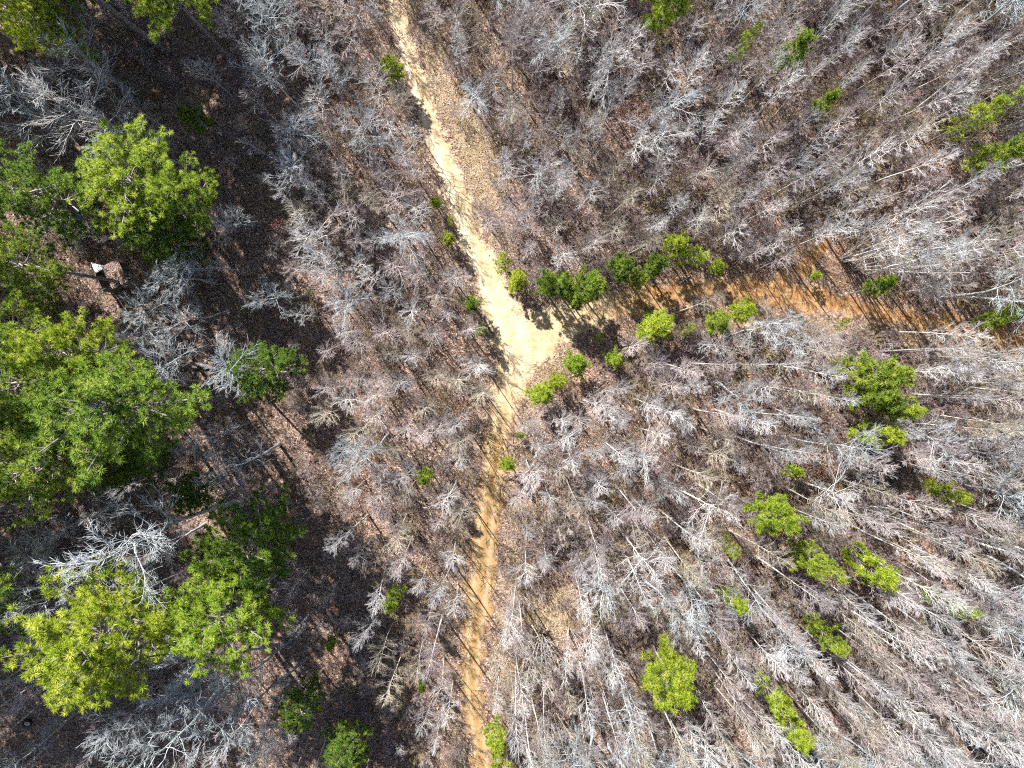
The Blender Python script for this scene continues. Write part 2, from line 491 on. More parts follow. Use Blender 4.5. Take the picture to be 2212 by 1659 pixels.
# ------------------------------------------------------------------ bare tree generators
def gen_bare(seed, h, cr, cb, nprim, n2, n3, el=(25, 55), up=0.10, gnarl=0.10, stems=1, lean=0.03, r0=None, spread=0.25, tw=0.0062, fk=(16, 36)):
    """trunk tubes and crown tubes of a leafless tree"""
    rng = np.random.default_rng(seed)
    trunk = Tubes(); crown = Tubes()
    for s in range(stems):
        a0 = rng.uniform(0, 6.283)
        if stems > 1:
            a0 = s * 6.283 / stems + rng.uniform(-0.4, 0.4)
            tilt = rng.uniform(0.3, 1.0) * spread
            d0 = np.array([math.cos(a0) * tilt, math.sin(a0) * tilt, 1.0]); st = np.array([math.cos(a0) * 0.14, math.sin(a0) * 0.14, -0.15])
            hh = h * rng.uniform(0.72, 1.0)
        else:
            d0 = np.array([math.cos(a0) * lean, math.sin(a0) * lean, 1.0]); st = np.array([0, 0, -0.15]); hh = h
        n = 11
        tp = path(rng, st, d0, hh, n, 0.015, max(0.012, gnarl * 0.45 - 0.022))
        rb = (r0 or (0.0050 * hh + 0.020)) * (0.62 if stems > 1 else 1.0)
        tr = np.maximum(rb * (1 - np.linspace(0, 1, n) ** 0.9) * 0.97, 0.012); tr[0] *= 1.35
        trunk.add(tp, tr, 6, 0.0)
        npr = max(5, int(nprim / (1 if stems == 1 else stems * 0.62)))
        for i in range(npr):
            t = cb + (0.985 - cb) * ((i + rng.uniform(0, 1)) / npr) ** 0.9
            k = t * (n - 1); k0 = min(int(k), n - 2); p = tp[k0] + (tp[k0 + 1] - tp[k0]) * (k - k0)
            tt = (t - cb) / (1 - cb)
            prof = (0.55 + 0.6 * tt) if tt < 0.45 else (0.82 * (1 - (tt - 0.45) / 0.55) ** 0.75 + 0.16)
            L = cr * prof * rng.uniform(0.75, 1.2) * 1.18
            az = i * 2.399 + rng.uniform(-0.6, 0.6); e = math.radians(min(80, rng.uniform(*el) + 14 * tt))
            d = np.array([math.cos(az) * math.cos(e), math.sin(az) * math.cos(e), math.sin(e)])
            nb = 6
            bp = path(rng, p, d, L, nb, up, gnarl)
            br = np.linspace(1, 0.25, nb) * max(0.009, min(rb * 0.33, 0.009 + 0.0090 * L))
            crown.add(bp, br, 4, 0.3)
            m2 = max(2, int(n2 * (0.5 + 0.5 * prof)))
            for j in range(m2):
                u = 0.22 + 0.78 * (j + rng.uniform(0, 1)) / m2
                k = min(u, 0.999) * (nb - 1); k0 = int(k); q = bp[k0] + (bp[k0 + 1] - bp[k0]) * (k - k0)
                bd = norm(bp[k0 + 1] - bp[k0])
                L2 = L * rng.uniform(0.34, 0.62) * (1.15 - 0.6 * u)
                sp = path(rng, q, fork(rng, bd, math.radians(rng.uniform(*fk))), L2, 4, up, gnarl)
                crown.add(sp, np.linspace(1, 0.45, 4) * max(tw * 1.3, br[k0] * 0.5), 3, 0.65)
                for q3 in range(n3):
                    u3 = 0.2 + 0.8 * (q3 + rng.uniform(0, 1)) / n3
                    k = min(u3, 0.999) * 3; k1 = int(k); q = sp[k1] + (sp[k1 + 1] - sp[k1]) * (k - k1)
                    sd = norm(sp[k1 + 1] - sp[k1])
                    L3 = max(0.16, L2 * rng.uniform(0.35, 0.7) * (1.15 - 0.5 * u3))
                    w = path(rng, q, fork(rng, sd, math.radians(rng.uniform(fk[0] * 0.9, fk[1] * 0.95))), L3, 3, up, gnarl)
                    crown.add(w, np.array([tw, tw * 0.85, tw * 0.5]), 3, 1.0)
    return trunk, crown


BARE = {}          # kind -> list of (trunk mesh, crown mesh)


def make_kind(kind, mats, specs):
    out = []
    for i, sp in enumerate(specs):
        t, c = gen_bare(**sp)
        m = mats[i % len(mats)]
        out.append((t.mesh(kind + '_trunk', m), c.mesh(kind + '_crown', m)))
    BARE[kind] = out


# starburst crowns of mid-height trees near the trail
make_kind('round', [M_PALE, M_MAUVE, M_PALE, M_OLIVE, M_MAUVE, M_PALE],
          [dict(seed=11 + i, h=9.0, cr=1.42, cb=0.42, nprim=25, n2=9, n3=5, el=(24, 48), up=0.045, gnarl=0.05) for i in range(6)])
# slender, close-grown poles with ascending twigs
make_kind('slender', [M_PALE, M_MAUVE, M_PALE, M_MAUVE, M_PALE, M_OLIVE],
          [dict(seed=31 + i, h=13.0, cr=1.55, cb=0.46, nprim=30, n2=8, n3=5, el=(46, 64), up=0.015, gnarl=0.04, lean=0.03, r0=0.10) for i in range(6)])
# big open-grown hardwoods with crooked limbs
make_kind('gnarled', [M_LICHEN, M_LICHEN, M_PALE],
          [dict(seed=51 + i, h=14.0, cr=2.9, cb=0.40, nprim=20, n2=10, n3=6, el=(20, 50), up=0.06, gnarl=0.16, r0=0.16, lean=0.08, tw=0.0095, fk=(22, 48)) for i in range(4)])
# stump sprouts: several stems from one base
make_kind('clump', [M_PALE, M_OLIVE, M_PALE],
          [dict(seed=71 + i, h=10.5, cr=1.1, cb=0.36, nprim=56, n2=6, n3=4, el=(35, 60), up=0.07, gnarl=0.055, stems=6 + i, spread=0.26) for i in range(3)])
# low bare brush
make_kind('brush', [M_BRUSH, M_MAUVE, M_BRUSH, M_STRAW],
          [dict(seed=91 + i, h=2.8, cr=0.85, cb=0.15, nprim=24, n2=6, n3=5, el=(30, 60), up=0.06, gnarl=0.10, stems=4, spread=0.5, r0=0.018, tw=0.0058, fk=(20, 44)) for i in range(4)])
# saplings that keep their dead leaves
make_kind('beech', [M_MAUVE], [dict(seed=101 + i, h=6.0, cr=1.5, cb=0.25, nprim=18, n2=5, n3=2, el=(10, 40), up=0.04, gnarl=0.10) for i in range(2)])

KIND_NAME = {'round': 'bare_tree', 'slender': 'bare_tree', 'gnarled': 'bare_tree', 'clump': 'bare_tree', 'brush': 'bare_shrub', 'beech': 'leafy_sapling'}
NOM_H = {'round': 9.0, 'slender': 13.0, 'gnarled': 14.0, 'clump': 10.5, 'brush': 2.6, 'beech': 6.0}


def put_bare(kind, var, x, y, s, rz, label, group=None, tilt=(0, 0), cat='tree', name=None):
    o = empty(name or KIND_NAME[kind], (x, y, float(hz(x, y))), rz, s)
    o.rotation_euler = (tilt[0], tilt[1], rz)
    tm, cm = BARE[kind][var % len(BARE[kind])]
    t = link(bpy.data.objects.new('trunk', tm), o)
    c = link(bpy.data.objects.new('crown', cm), o)
    tag(o, label, cat, group)
    return o, t, c


# ------------------------------------------------------------------ pines
def gen_pine(seed, h, R, cb, whorls, per, tufts, L, nn, mat, shape='cone', width=0.045, gap=0.0):
    rng = np.random.default_rng(seed)
    trunk = Tubes(); branch = Tubes()
    n = 12
    tp = path(rng, (0, 0, -0.2), (rng.normal(0, 0.03), rng.normal(0, 0.03), 1), h, n, 0.02, 0.02)
    rb = 0.010 * h + 0.03
    trunk.add(tp, np.maximum(rb * (1 - np.linspace(0, 1, n) ** 1.1 * 0.93), 0.02), 8, 0.0)
    C = []; A = []
    for w in range(whorls):
        t = cb + (0.98 - cb) * (w + rng.uniform(-0.3, 0.3)) / max(1, whorls - 1)
        t = min(max(t, cb), 0.985)
        tt = (t - cb) / (1 - cb)
        k = t * (n - 1); k0 = min(int(k), n - 2); p = tp[k0] + (tp[k0 + 1] - tp[k0]) * (k - k0)
        prof = {'cone': (1 - tt) ** 0.75 * 0.95 + 0.08, 'round': math.sqrt(max(0.02, 1 - (tt * 1.25 - 0.42) ** 2 / 0.75))}[shape]
        a0 = rng.uniform(0, 6.28)
        for b in range(per):
            if rng.uniform() < gap: continue
            az = a0 + b * 6.283 / per + rng.uniform(-0.35, 0.35)
            e = math.radians(rng.uniform(2, 24) + 34 * tt)
            Lb = R * prof * rng.uniform(0.45, 1.12)
            d = np.array([math.cos(az) * math.cos(e), math.sin(az) * math.cos(e), math.sin(e)])
            bp = path(rng, p, d, Lb, 6, 0.05, 0.09)
            branch.add(bp, np.linspace(1, 0.25, 6) * (0.014 + 0.016 * Lb), 4, 0.4)
            m = max(2, int(tufts * (Lb / R) + 0.5))
            for j in range(m):
                u = 0.30 + 0.70 * (j + rng.uniform(0, 1)) / m
                k = min(u, 0.999) * 5; k0 = int(k); q = bp[k0] + (bp[k0 + 1] - bp[k0]) * (k - k0)
                bd = norm(bp[k0 + 1] - bp[k0])
                if u > 0.9:
                    C.append(q + bd * 0.05); A.append(norm(bd + np.array([0, 0, 0.3]))); continue
                s = fork(rng, bd, math.radians(rng.uniform(35, 70))); s[2] = abs(s[2]) * 0.6 + 0.12; s = norm(s)
                l = Lb * rng.uniform(0.14, 0.32) * (1.25 - 0.7 * u) + 0.12
                sp = path(rng, q, s, l, 3, 0.08, 0.08)
                branch.add(sp, np.array([0.014, 0.011, 0.006]), 3, 0.9)
                C.append(sp[-1]); A.append(norm(sp[-1] - sp[-2] + np.array([0, 0, 0.25])))
                if rng.uniform() < 0.75:
                    C.append(sp[1] + rng.normal(0, 0.06, 3)); A.append(norm(rng.normal(0, 0.6, 3) + np.array([0, 0, 0.8])))
    C.append(tp[-1]); A.append(np.array([0, 0, 1.0]))
    C = np.array(C); A = np.array(A); m = len(C)
    # needle sprays
    dirs = rng.normal(0, 1, (m, nn, 3)); dirs /= np.linalg.norm(dirs, axis=2, keepdims=True)
    dirs = dirs + A[:, None] * 0.6; dirs /= np.linalg.norm(dirs, axis=2, keepdims=True)
    ln = L * rng.uniform(0.65, 1.1, (m, nn, 1)) * rng.uniform(0.8, 1.2, (m, 1, 1))
    sdv = np.cross(dirs, rng.normal(0, 0.55, (m, nn, 3)) + np.array([-0.25, 0.35, 1.0])); sdv /= np.linalg.norm(sdv, axis=2, keepdims=True) + 1e-9
    c = C[:, None] + dirs * 0.02
    tip = c + dirs * ln + np.array([0, 0, -0.02])
    V = np.stack([c + sdv * width * 0.5, tip, c - sdv * width * 0.5], 2).reshape(-1, 3)
    Fq = np.arange(len(V)).reshape(-1, 3)
    zr = (C[:, 2] - C[:, 2].min()) / (np.ptp(C[:, 2]) + 1e-6)
    sh = np.clip(rng.normal(0.5, 0.2, (m, 1)) + rng.normal(0, 0.12, (m, nn)), 0, 1)
    sh = np.repeat(sh.reshape(-1), 3)
    me = np_mesh('pine_needles', V, Fq, mat, False, {'shade': sh})
    for key, items in branch.b.items():
        trunk.b.setdefault(key, []).extend(items)
    return trunk.mesh('pine_trunk', M_PINEBARK), me


PINE = {
    'young': [gen_pine(201 + i, 5.5, 1.35, 0.42, 9, 6, 4, 0.27, 44, M_NEEDLE_Y, 'round', 0.036, 0.12) for i in range(3)],
    'green': [gen_pine(211 + i, 5.5, 1.35, 0.42, 9, 6, 4, 0.27, 42, M_NEEDLE, 'round', 0.036, 0.12) for i in range(3)],
    'bushy': [gen_pine(221 + i, 8.0, 2.4, 0.45, 10, 6, 7, 0.32, 48, M_NEEDLE_Y, 'round', 0.036, 0.12) for i in range(2)],
    'thin': [gen_pine(231 + i, 5.5, 1.3, 0.42, 8, 5, 4, 0.24, 24, M_NEEDLE_Y, 'round', 0.032, 0.28) for i in range(2)],
    'tall': [gen_pine(241 + i, 20.0, 4.1, 0.60, 13, 6, 15, 0.30, 46, M_NEEDLE, 'round', 0.036, 0.20) for i in range(3)],
    'tally': [gen_pine(251 + i, 20.0, 4.1, 0.60, 13, 6, 15, 0.30, 46, M_NEEDLE_Y, 'round', 0.036, 0.18) for i in range(2)],
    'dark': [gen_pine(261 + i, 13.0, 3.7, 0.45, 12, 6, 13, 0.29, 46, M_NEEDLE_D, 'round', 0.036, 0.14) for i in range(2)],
}
PINE_NOM = {'young': (5.5, 1.35, 0.7), 'green': (5.5, 1.35, 0.7), 'bushy': (8.0, 2.4, 0.72), 'thin': (5.5, 1.3, 0.7), 'tall': (20.0, 4.0, 0.82), 'tally': (20.0, 4.0, 0.82), 'dark': (13.0, 3.6, 0.7)}
PINE_AT = []
_cnt = {}


def put_pine(kind, dx, dy, h, r, label, group):
    """a pine whose crown's middle shows at photograph point (dx, dy)"""
    nh, nr, zc = PINE_NOM[kind]
    x, y = P(dx, dy, h * zc)
    i = _cnt.get(kind, 0); _cnt[kind] = i + 1
    tm, nm = PINE[kind][i % len(PINE[kind])]
    o = bpy.data.objects.new('pine_tree', None); o.empty_display_size = 0.3
    o.location = (x, y, float(hz(x, y))); o.rotation_euler = (0, 0, RNG.uniform(0, 6.28))
    sx = r / nr; o.scale = (sx, sx, h / nh)
    link(o)
    link(bpy.data.objects.new('trunk', tm), o); link(bpy.data.objects.new('crown', nm), o)
    tag(o, label, 'pine', group)
    PINE_AT.append((x, y, r))


GT = 'tall pines of the western stand'
GY = 'young pines among the bare trees'
FEET = [(240, 602, 'leaf-covered shed'), (425, 252, 'pine in the shaded hollow'), (290, 400, 'bright lime pine'), (70, 800, 'left edge tall pine'), (60, 1005, 'lower left edge pine'), (250, 1400, 'huge lower left pine'),
        (60, 1310, 'yellow foam panel'), (100, 215, 'lichen-grey left edge hardwood'), (40, 20, 'top left corner pine'), (300, 30, 'top edge hollow'), (475, 860, 'foot of the tallest pine'), (530, 1195, 'dark lower left pine')]
FOOT_N = {}
TALL = [
    ('tally', 245, 1395, 20, 5.3, 'huge yellow-green pine, the broad crown filling the lower left corner'),
    ('tally', 480, 1345, 17, 4.2, 'yellow-green pine touching the east side of the lower left giant crown'),
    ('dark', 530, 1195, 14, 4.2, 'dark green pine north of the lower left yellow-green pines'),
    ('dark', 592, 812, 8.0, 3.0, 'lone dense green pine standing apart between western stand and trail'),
    ('tall', 70, 800, 21, 4.2, 'tall pine at the left edge, level with the trail fork'),
    ('tall', 250, 885, 22, 5.0, 'tallest pine with its long bare trunk stretching west from litter glade'),
    ('tall', 60, 1005, 20, 3.8, 'pine at left edge below the tallest long-trunked pine'),
    ('tally', 165, 745, 19, 3.0, 'bright-topped pine just above the tallest long-trunked pine'),
    ('tally', 270, 400, 14, 4.3, 'bright lime pine north of the leaf-covered shed'),
    ('tally', 385, 440, 13, 3.1, 'smaller lime pine on the east shoulder of the pine above the shed'),
    ('tall', 95, 395, 16, 3.6, 'greener pine west of the lime pine above the shed'),
    ('tall', 25, 560, 17, 3.1, 'pine at left edge due west of the leaf-covered shed'),
    ('tall', 20, 690, 18, 2.6, 'narrow pine at left edge between the shed and the tall pines'),
    ('tally', 20, 5, 19, 2.6, 'yellow-topped pine cut by the top left corner'),
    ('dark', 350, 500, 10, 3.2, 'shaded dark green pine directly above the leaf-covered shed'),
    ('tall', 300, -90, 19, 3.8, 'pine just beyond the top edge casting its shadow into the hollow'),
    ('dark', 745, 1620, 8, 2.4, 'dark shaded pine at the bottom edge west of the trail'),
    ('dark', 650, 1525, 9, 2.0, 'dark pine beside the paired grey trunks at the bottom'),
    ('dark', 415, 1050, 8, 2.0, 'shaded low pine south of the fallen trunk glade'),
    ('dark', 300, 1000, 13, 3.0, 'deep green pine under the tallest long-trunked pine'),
    ('tall', 130, 900, 17, 3.4, 'mid-height pine wedged between the left edge pines'),
]
for k, a, b, h, r, lab in TALL:
    put_pine(k, a, b, h, r, lab, GT)
# pines whose trunks stand along the left and top edges and whose crowns reach out of the picture
EDGE = []
for gx in range(-310, 480, 128):
    for gy in range(-400, 1420, 132):
        EDGE.append((gx + RNG.uniform(-38, 38), gy + RNG.uniform(-38, 38), RNG.uniform(17.5, 21)))
EDGE_AT = []
for q, (a, b, h) in enumerate(EDGE):
    x, y, z = G(a, b)
    ca, cb_ = pix(np.array(x), np.array(y), np.array(h * 0.77))
    if -125 < ca < W0 and -125 < cb_ < H0: continue
    sa, sb = a + 259 * h / 20, b + 377 * h / 20            # where its crown's shadow falls
    if sa < -60 or sb < -60: continue
    if any(math.hypot(sa - p, sb - q) < w for p, q, w in ((190, 590, 150), (440, 740, 70), (700, 250, 120), (760, 420, 130))): continue
    if sa > 660 or sb > 1760: continue
    EDGE_AT.append((float(ca), float(cb_), h, a, b))

for q, (ca, cb_, h, a, b) in enumerate(sorted(EDGE_AT, key=lambda e: (e[3] - 1091) / (e[4] - 785.5) if False else math.atan2(e[4] - 785, e[3] - 1091) % 6.283)):
    near = min((math.hypot(a - p, b - w), nm, p, w) for p, w, nm in FEET)
    side = ['east', 'south', 'west', 'north'][int(((math.degrees(math.atan2(b - near[3], a - near[2])) % 360) + 45) // 90) % 4]
    key = (near[1], side); FOOT_N[key] = FOOT_N.get(key, 0) + 1
    lab = '%spine trunk %s of the %s, its crown out of view' % (['', 'second ', 'third ', 'fourth ', 'fifth ', 'sixth ', 'seventh ', 'eighth ', 'ninth ', 'tenth ', 'eleventh ', 'twelfth ', 'thirteenth ', 'fourteenth ', 'fifteenth '][min(FOOT_N[key] - 1, 14)], side, near[1])
    put_pine('tall', ca, cb_, h, 4.6, lab, 'edge pines with crowns out of view')

YOUNG = [
    ('bushy', 1440, 12, 8, 1.9, 'bushy young pine cut by the top edge, east of trail'),
    ('green', 1722, 110, 7, 1.35, 'compact green pine alone in the upper right woods'),
    ('thin', 1612, 102, 6, 0.9, 'thin pine half hidden by twigs, west of the compact upper pine'),
    ('green', 1780, 228, 6, 0.85, 'small narrow pine below the compact upper right pine'),
    ('thin', 2105, 255, 7, 1.3, 'hazy thin pine near the right edge, upper of two'),
    ('thin', 2155, 242, 7, 1.1, 'thin pine touching the hazy one at upper right edge'),
    ('green', 2150, 335, 7, 1.45, 'bright pine near right edge beside the rust-leaved sapling'),
    ('young', 850, 150, 4, 0.9, 'bright little pine on the west verge of the north trail'),
    ('young', 945, 437, 2.6, 0.5, 'tiny pine west of trail beside the tan clearing'),
    ('young', 968, 517, 2.8, 0.6, 'tiny pine on west verge above the trail widening'),
    ('thin', 975, 478, 2.2, 0.4, 'very small faint pine between two tiny pines on west verge'),
    ('green', 1018, 648, 3.5, 0.75, 'small olive pine on the west verge opposite the pine row'),
    ('green', 1035, 712, 3.5, 0.62, 'small pine on west verge beside the trail fork'),
    ('thin', 1093, 572, 3.6, 0.95, 'pale bluish pine on the east verge, first of the row'),
    ('young', 1115, 608, 4.2, 0.95, 'bright yellow-green pine at the west end of the pine row'),
    ('green', 1180, 612, 6, 1.1, 'dark narrow pine second in the row above the east trail'),
    ('green', 1222, 628, 6.5, 1.3, 'green pine third in the row above the east trail'),
    ('green', 1268, 618, 7, 1.45, 'widest green pine in the row above the east trail'),
    ('green', 1250, 648, 5, 1.0, 'pine standing in front of the widest one, over the east trail'),
    ('green', 1342, 588, 6, 1.15, 'pine in the middle of the row north of the east trail'),
    ('green', 1376, 602, 5, 0.9, 'smaller pine next to the middle pine of the row'),
    ('green', 1421, 572, 6, 1.0, 'pine east of the middle pair in the row'),
    ('young', 1463, 520, 7, 1.05, 'bright pine set back north of the row above east trail'),
    ('thin', 1496, 556, 6, 1.15, 'pale hazy pine at the east end of the row'),
    ('young', 1553, 577, 3.5, 0.7, 'small bushy pine last in the row, on the trail bank'),
    ('young', 1412, 705, 5, 1.5, 'broad bright pine on the south bank of the east trail'),
    ('young', 1325, 768, 4, 0.85, 'small bright pine south of the east trail near the fork'),
    ('thin', 1300, 728, 2.5, 0.5, 'faint small pine in the shade at fork of trails'),
    ('young', 1165, 852, 4.5, 1.1, 'lime pine at the southern tip of the fork'),
    ('young', 1205, 826, 4.0, 0.9, 'lime pine in the middle of the three at the fork'),
    ('young', 1250, 793, 4.5, 1.15, 'lime pine at the northern end of the three at the fork'),
    ('thin', 1485, 712, 3, 0.6, 'faint low pine beside the broad bright pine'),
    ('green', 1558, 688, 5, 1.15, 'green pine of the pair on the south bank of east trail'),
    ('young', 1608, 668, 5, 1.1, 'yellow pine of the pair on the south bank of east trail'),
    ('thin', 1825, 700, 3, 0.5, 'tiny yellow pine on the tan bank south of east trail'),
    ('green', 1893, 622, 4.5, 1.05, 'low green pine north of the east trail bend'),
    ('young', 1763, 597, 2.5, 0.5, 'tiny pine beside the orange clay spur'),
    ('green', 2185, 682, 5, 1.1, 'low pine at the right edge above the east trail'),
    ('green', 2140, 688, 4, 0.75, 'small pine just inside the right edge pine above the trail'),
    ('green', 1885, 815, 9, 1.9, 'largest green pine in the woods south of the east trail'),
    ('green', 1890, 862, 8, 1.5, 'green pine joined to the south side of the largest one'),
    ('young', 1945, 872, 7, 1.2, 'yellow-green pine east of the largest one'),
    ('young', 1893, 940, 7, 1.2, 'flat-topped bright pine standing below the largest one'),
    ('thin', 1832, 795, 6, 1.0, 'hazy yellow pine west of the largest one'),
    ('bushy', 1668, 1118, 9, 1.9, 'big bright pine, upper of a diagonal pair in lower right woods'),
    ('bushy', 1742, 1205, 8, 1.4, 'dense pine, lower of the diagonal pair in lower right woods'),
    ('young', 1878, 1218, 8, 1.45, 'broad tufted bright pine east of the diagonal pair'),
    ('thin', 1802, 1225, 6, 0.9, 'faint pine between diagonal pair and the broad tufted one'),
    ('young', 1786, 1363, 7, 1.05, 'bright oval pine in the lower right poles'),
    ('young', 1585, 1295, 6, 0.85, 'small bright pine west of the lower right poles'),
    ('bushy', 1450, 1470, 9, 2.6, 'very large bright lime pine at the bottom middle'),
    ('young', 1708, 1555, 8, 1.25, 'yellow-green pine near bottom edge, lower right'),
    ('thin', 1672, 1505, 7, 1.2, 'hazy yellow pine beside the one near bottom edge'),
    ('young', 2048, 1057, 6, 0.95, 'round yellow-green pine toward the right edge'),
    ('young', 1712, 1018, 5, 0.6, 'tiny bright pine north of the diagonal pair'),
    ('thin', 2055, 1315, 7, 0.9, 'faint yellow pine among the lower right poles'),
    ('young', 1097, 1005, 3.5, 0.75, 'bright small pine on the east verge of the south trail'),
    ('young', 1127, 942, 2, 0.38, 'tiny pine east of the south trail'),
    ('green', 915, 1035, 4.5, 0.8, 'small green pine alone in the woods west of south trail'),
    ('young', 852, 1290, 5, 0.85, 'bright small pine at the shade edge west of south trail'),
    ('green', 910, 1475, 4, 0.5, 'tiny pine in shade west of the south trail'),
    ('young', 1068, 1590, 6, 0.95, 'pine on east verge at the bottom edge'),
    ('young', 1082, 1645, 6, 0.95, 'pine cut by the bottom edge beside the south trail'),
    ('dark', 425, 252, 5, 1.3, 'dark low pine in the shaded hollow at upper left'),
    ('young', 175, 108, 5, 0.8, 'small yellow pine lit in a gap at upper left'),
    ('young', 715, 1388, 4, 0.5, 'tiny pine in deep shade right of lower left pines'),
    ('thin', 1575, 1180, 5, 0.8, 'faint green pine west of the diagonal pair'),
]
for k, a, b, h, r, lab in YOUNG:
    verge = any(w in lab for w in ('verge', 'row', 'fork', 'bank', 'tiny'))
    put_pine(k, a, b, h if verge else min(h * 1.25 + 0.8, 10.5), r * (1.08 if verge else 1.02), lab, GY)

# ------------------------------------------------------------------ bare trees placed by sight
PLACED = []        # (x, y, min spacing)


def at_crown(kind, dx, dy, h):
    zc = {'round': 0.82, 'slender': 0.8, 'gnarled': 0.75, 'clump': 0.7, 'beech': 0.65}[kind]
    return P(dx, dy, h * zc)


def rot(): return RNG.uniform(0, 6.283)


HAND = [   # kind, crown point, height, label
    ('gnarled', 75, 1290, 16, 'pale twiggy hardwood at left edge beside the yellow panel'),
    ('gnarled', 330, 1650, 17, 'grey hardwood west of the paired trunks at bottom edge'),
    ('gnarled', 560, 1570, 15, 'crooked hardwood east of the paired trunks at bottom edge'),
    ('gnarled', 90, 215, 16, 'lichen-grey hardwood at the left edge, upper left'),
    ('gnarled', 200, 260, 16, 'lichen-grey crooked hardwood above the lime pine'),
    ('gnarled', 300, 270, 14, 'spreading hardwood between shaded hollow and the lime pine'),
    ('gnarled', 110, 90, 15, 'dim bare hardwood under the top left corner pines'),
    ('gnarled', 285, 715, 10, 'grey tangled hardwood between the shed and tallest pine'),
    ('gnarled', 400, 660, 10, 'dark tangled hardwood southeast of the leaf-covered shed'),
    ('gnarled', 330, 745, 13, 'bare hardwood over the litter glade west of the green lone pine'),
    ('gnarled', 440, 560, 10, 'shaded hardwood east of the leaf-covered shed'),
    ('gnarled', 540, 100, 12, 'pale hardwood west of the north trail near top edge'),
    ('gnarled', 490, 450, 9, 'shaded hardwood at the end of the lime pine bough'),
    ('gnarled', 610, 620, 9, 'pale hardwood with white limbs above the lone green pine'),
    ('gnarled', 720, 975, 9, 'pale rounded hardwood at the shade edge west of south trail'),
    ('gnarled', 1240, 268, 9, 'star-shaped bluish white hardwood east of the tan clearing'),
    ('round', 972, 1075, 9, 'bright star-crowned tree close to the south trail west side'),
    ('slender', 955, 1295, 12, 'bright white tree leaning over the south trail west side'),
    ('slender', 930, 1440, 13, 'white-twigged tree west of the shaded south trail'),
    ('gnarled', 2010, 560, 12, 'pale spreading tree beyond the clay spur'),
    ('gnarled', 1640, 1345, 10, 'white fan-crowned tree west of the bright oval pine'),
    ('gnarled', 1430, 1050, 9, 'white spreading tree south of the three lime pines'),
]
for k, a, b, h, lab in HAND:
    x, y = at_crown(k, a, b, h)
    s = h / NOM_H[k]
    if lab.startswith(('star', 'white fan', 'white spreading', 'pale rounded', 'pale spreading')): s *= 0.85
    put_bare(k, int(RNG.integers(0, 9)), x, y, s, rot(), lab, 'distinct bare trees')
    PLACED.append((x, y, 2.0 if k == 'gnarled' else 1.5))
for a, b, sc, v, tl, lab in [
        (520, 1082, 1.45, 0, (-0.10, -0.24), 'large pale hardwood, its long grey trunk slanting west above the lower left pine'),
        (632, 1378, 1.20, 1, (-0.06, -0.12), 'big grey hardwood, longer of the paired trunks at the bottom edge'),
        (598, 1392, 1.10, 3, (-0.10, -0.18), 'grey hardwood, shorter of the paired trunks at the bottom edge')]:
    x, y, _ = G(a, b)
    put_bare('gnarled', v, x, y, sc, 0.0, lab, 'distinct bare trees', tilt=tl)
    PLACED.append((x, y, 2.0))

CLUMPS = [(1822, 560, 1.5, 'fan of white stems from one base beside the clay spur'), (1845, 578, 1.35, 'second fan of white stems, just east of the one beside the clay spur'), (1688, 390, 1.15, 'sheaf of pale stems rising in the upper right woods'),
          (1100, 1352, 1.15, 'sheaf of white stems beside the south trail and brush pile'), (1170, 1372, 0.95, 'pale stems fanning out south of the brush pile'),
          (1230, 1362, 1.0, 'yellowish stems fanning out east of the brush pile'), (1268, 1385, 1.0, 'eastern sheaf of pale stems near the brush pile'),
          (1500, 1190, 1.0, 'fan of stems northwest of the small bright pine'), (1830, 1090, 1.0, 'fan of white stems north of the broad tufted pine')]
for a, b, s, lab in CLUMPS:
    x, y, _ = G(a, b)
    put_bare('clump', int(RNG.integers(0, 3)), x, y, s, rot(), lab, 'stump-sprout clumps')
    PLACED.append((x, y, 1.6))

# saplings holding rust-coloured leaves
def beech_leaves(seed):
    rng = np.random.default_rng(seed)
    n = 420
    z = rng.uniform(1.6, 5.9, n); rr = 1.35 * np.sqrt(np.clip(1 - ((z - 3.4) / 2.6) ** 2, 0.03, 1)) * np.sqrt(rng.uniform(0.1, 1, n)); az = rng.uniform(0, 6.283, n)
    c = np.stack([rr * np.cos(az), rr * np.sin(az), z], -1)
    u = rng.normal(0, 1, (n, 3)); u /= np.linalg.norm(u, axis=1, keepdims=True)
    w = np.cross(u, rng.normal(0, 1, (n, 3))); w /= np.linalg.norm(w, axis=1, keepdims=True)
    l = rng.uniform(0.07, 0.12, (n, 1))
    V = np.stack([c - u * l, c + w * l * 0.5, c + u * l, c - w * l * 0.5], 1).reshape(-1, 3)
    return np_mesh('dead_leaves', V, np.arange(4 * n).reshape(-1, 4), M_RUST, False, {'shade': np.repeat(rng.uniform(0, 1, n), 4)})


BL = [beech_leaves(301), beech_leaves(302)]
for i, (a, b, s, lab) in enumerate([
        (1365, 245, 1.1, 'rust-leaved sapling in the woods east of the star-shaped hardwood'), (2010, 365, 1.15, 'rust-leaved sapling beside the right edge pine'),
        (608, 487, 0.55, 'little rust-leaved sapling at the edge of the shaded hollow'), (1008, 892, 0.9, 'brown-leaved sapling west of the trail below the fork'),
        (762, 1015, 0.9, 'brown-leaved sapling at the shade edge west of south trail'), (1771, 997, 1.0, 'pale brown-leaved sapling among the poles of the southeast woods'),
        (1538, 1239, 0.6, 'small rust-leaved sapling above the small bright pine'), (1950, 1075, 0.6, 'small brown-leaved sapling west of the round yellow-green pine')]):
    x, y = at_crown('beech', a, b, 6 * s)
    o, t, c = put_bare('beech', i, x, y, s, rot(), lab, 'saplings with dead leaves', cat='sapling')
    link(bpy.data.objects.new('foliage', BL[i % 2]), o)
    PLACED.append((x, y, 1.2))

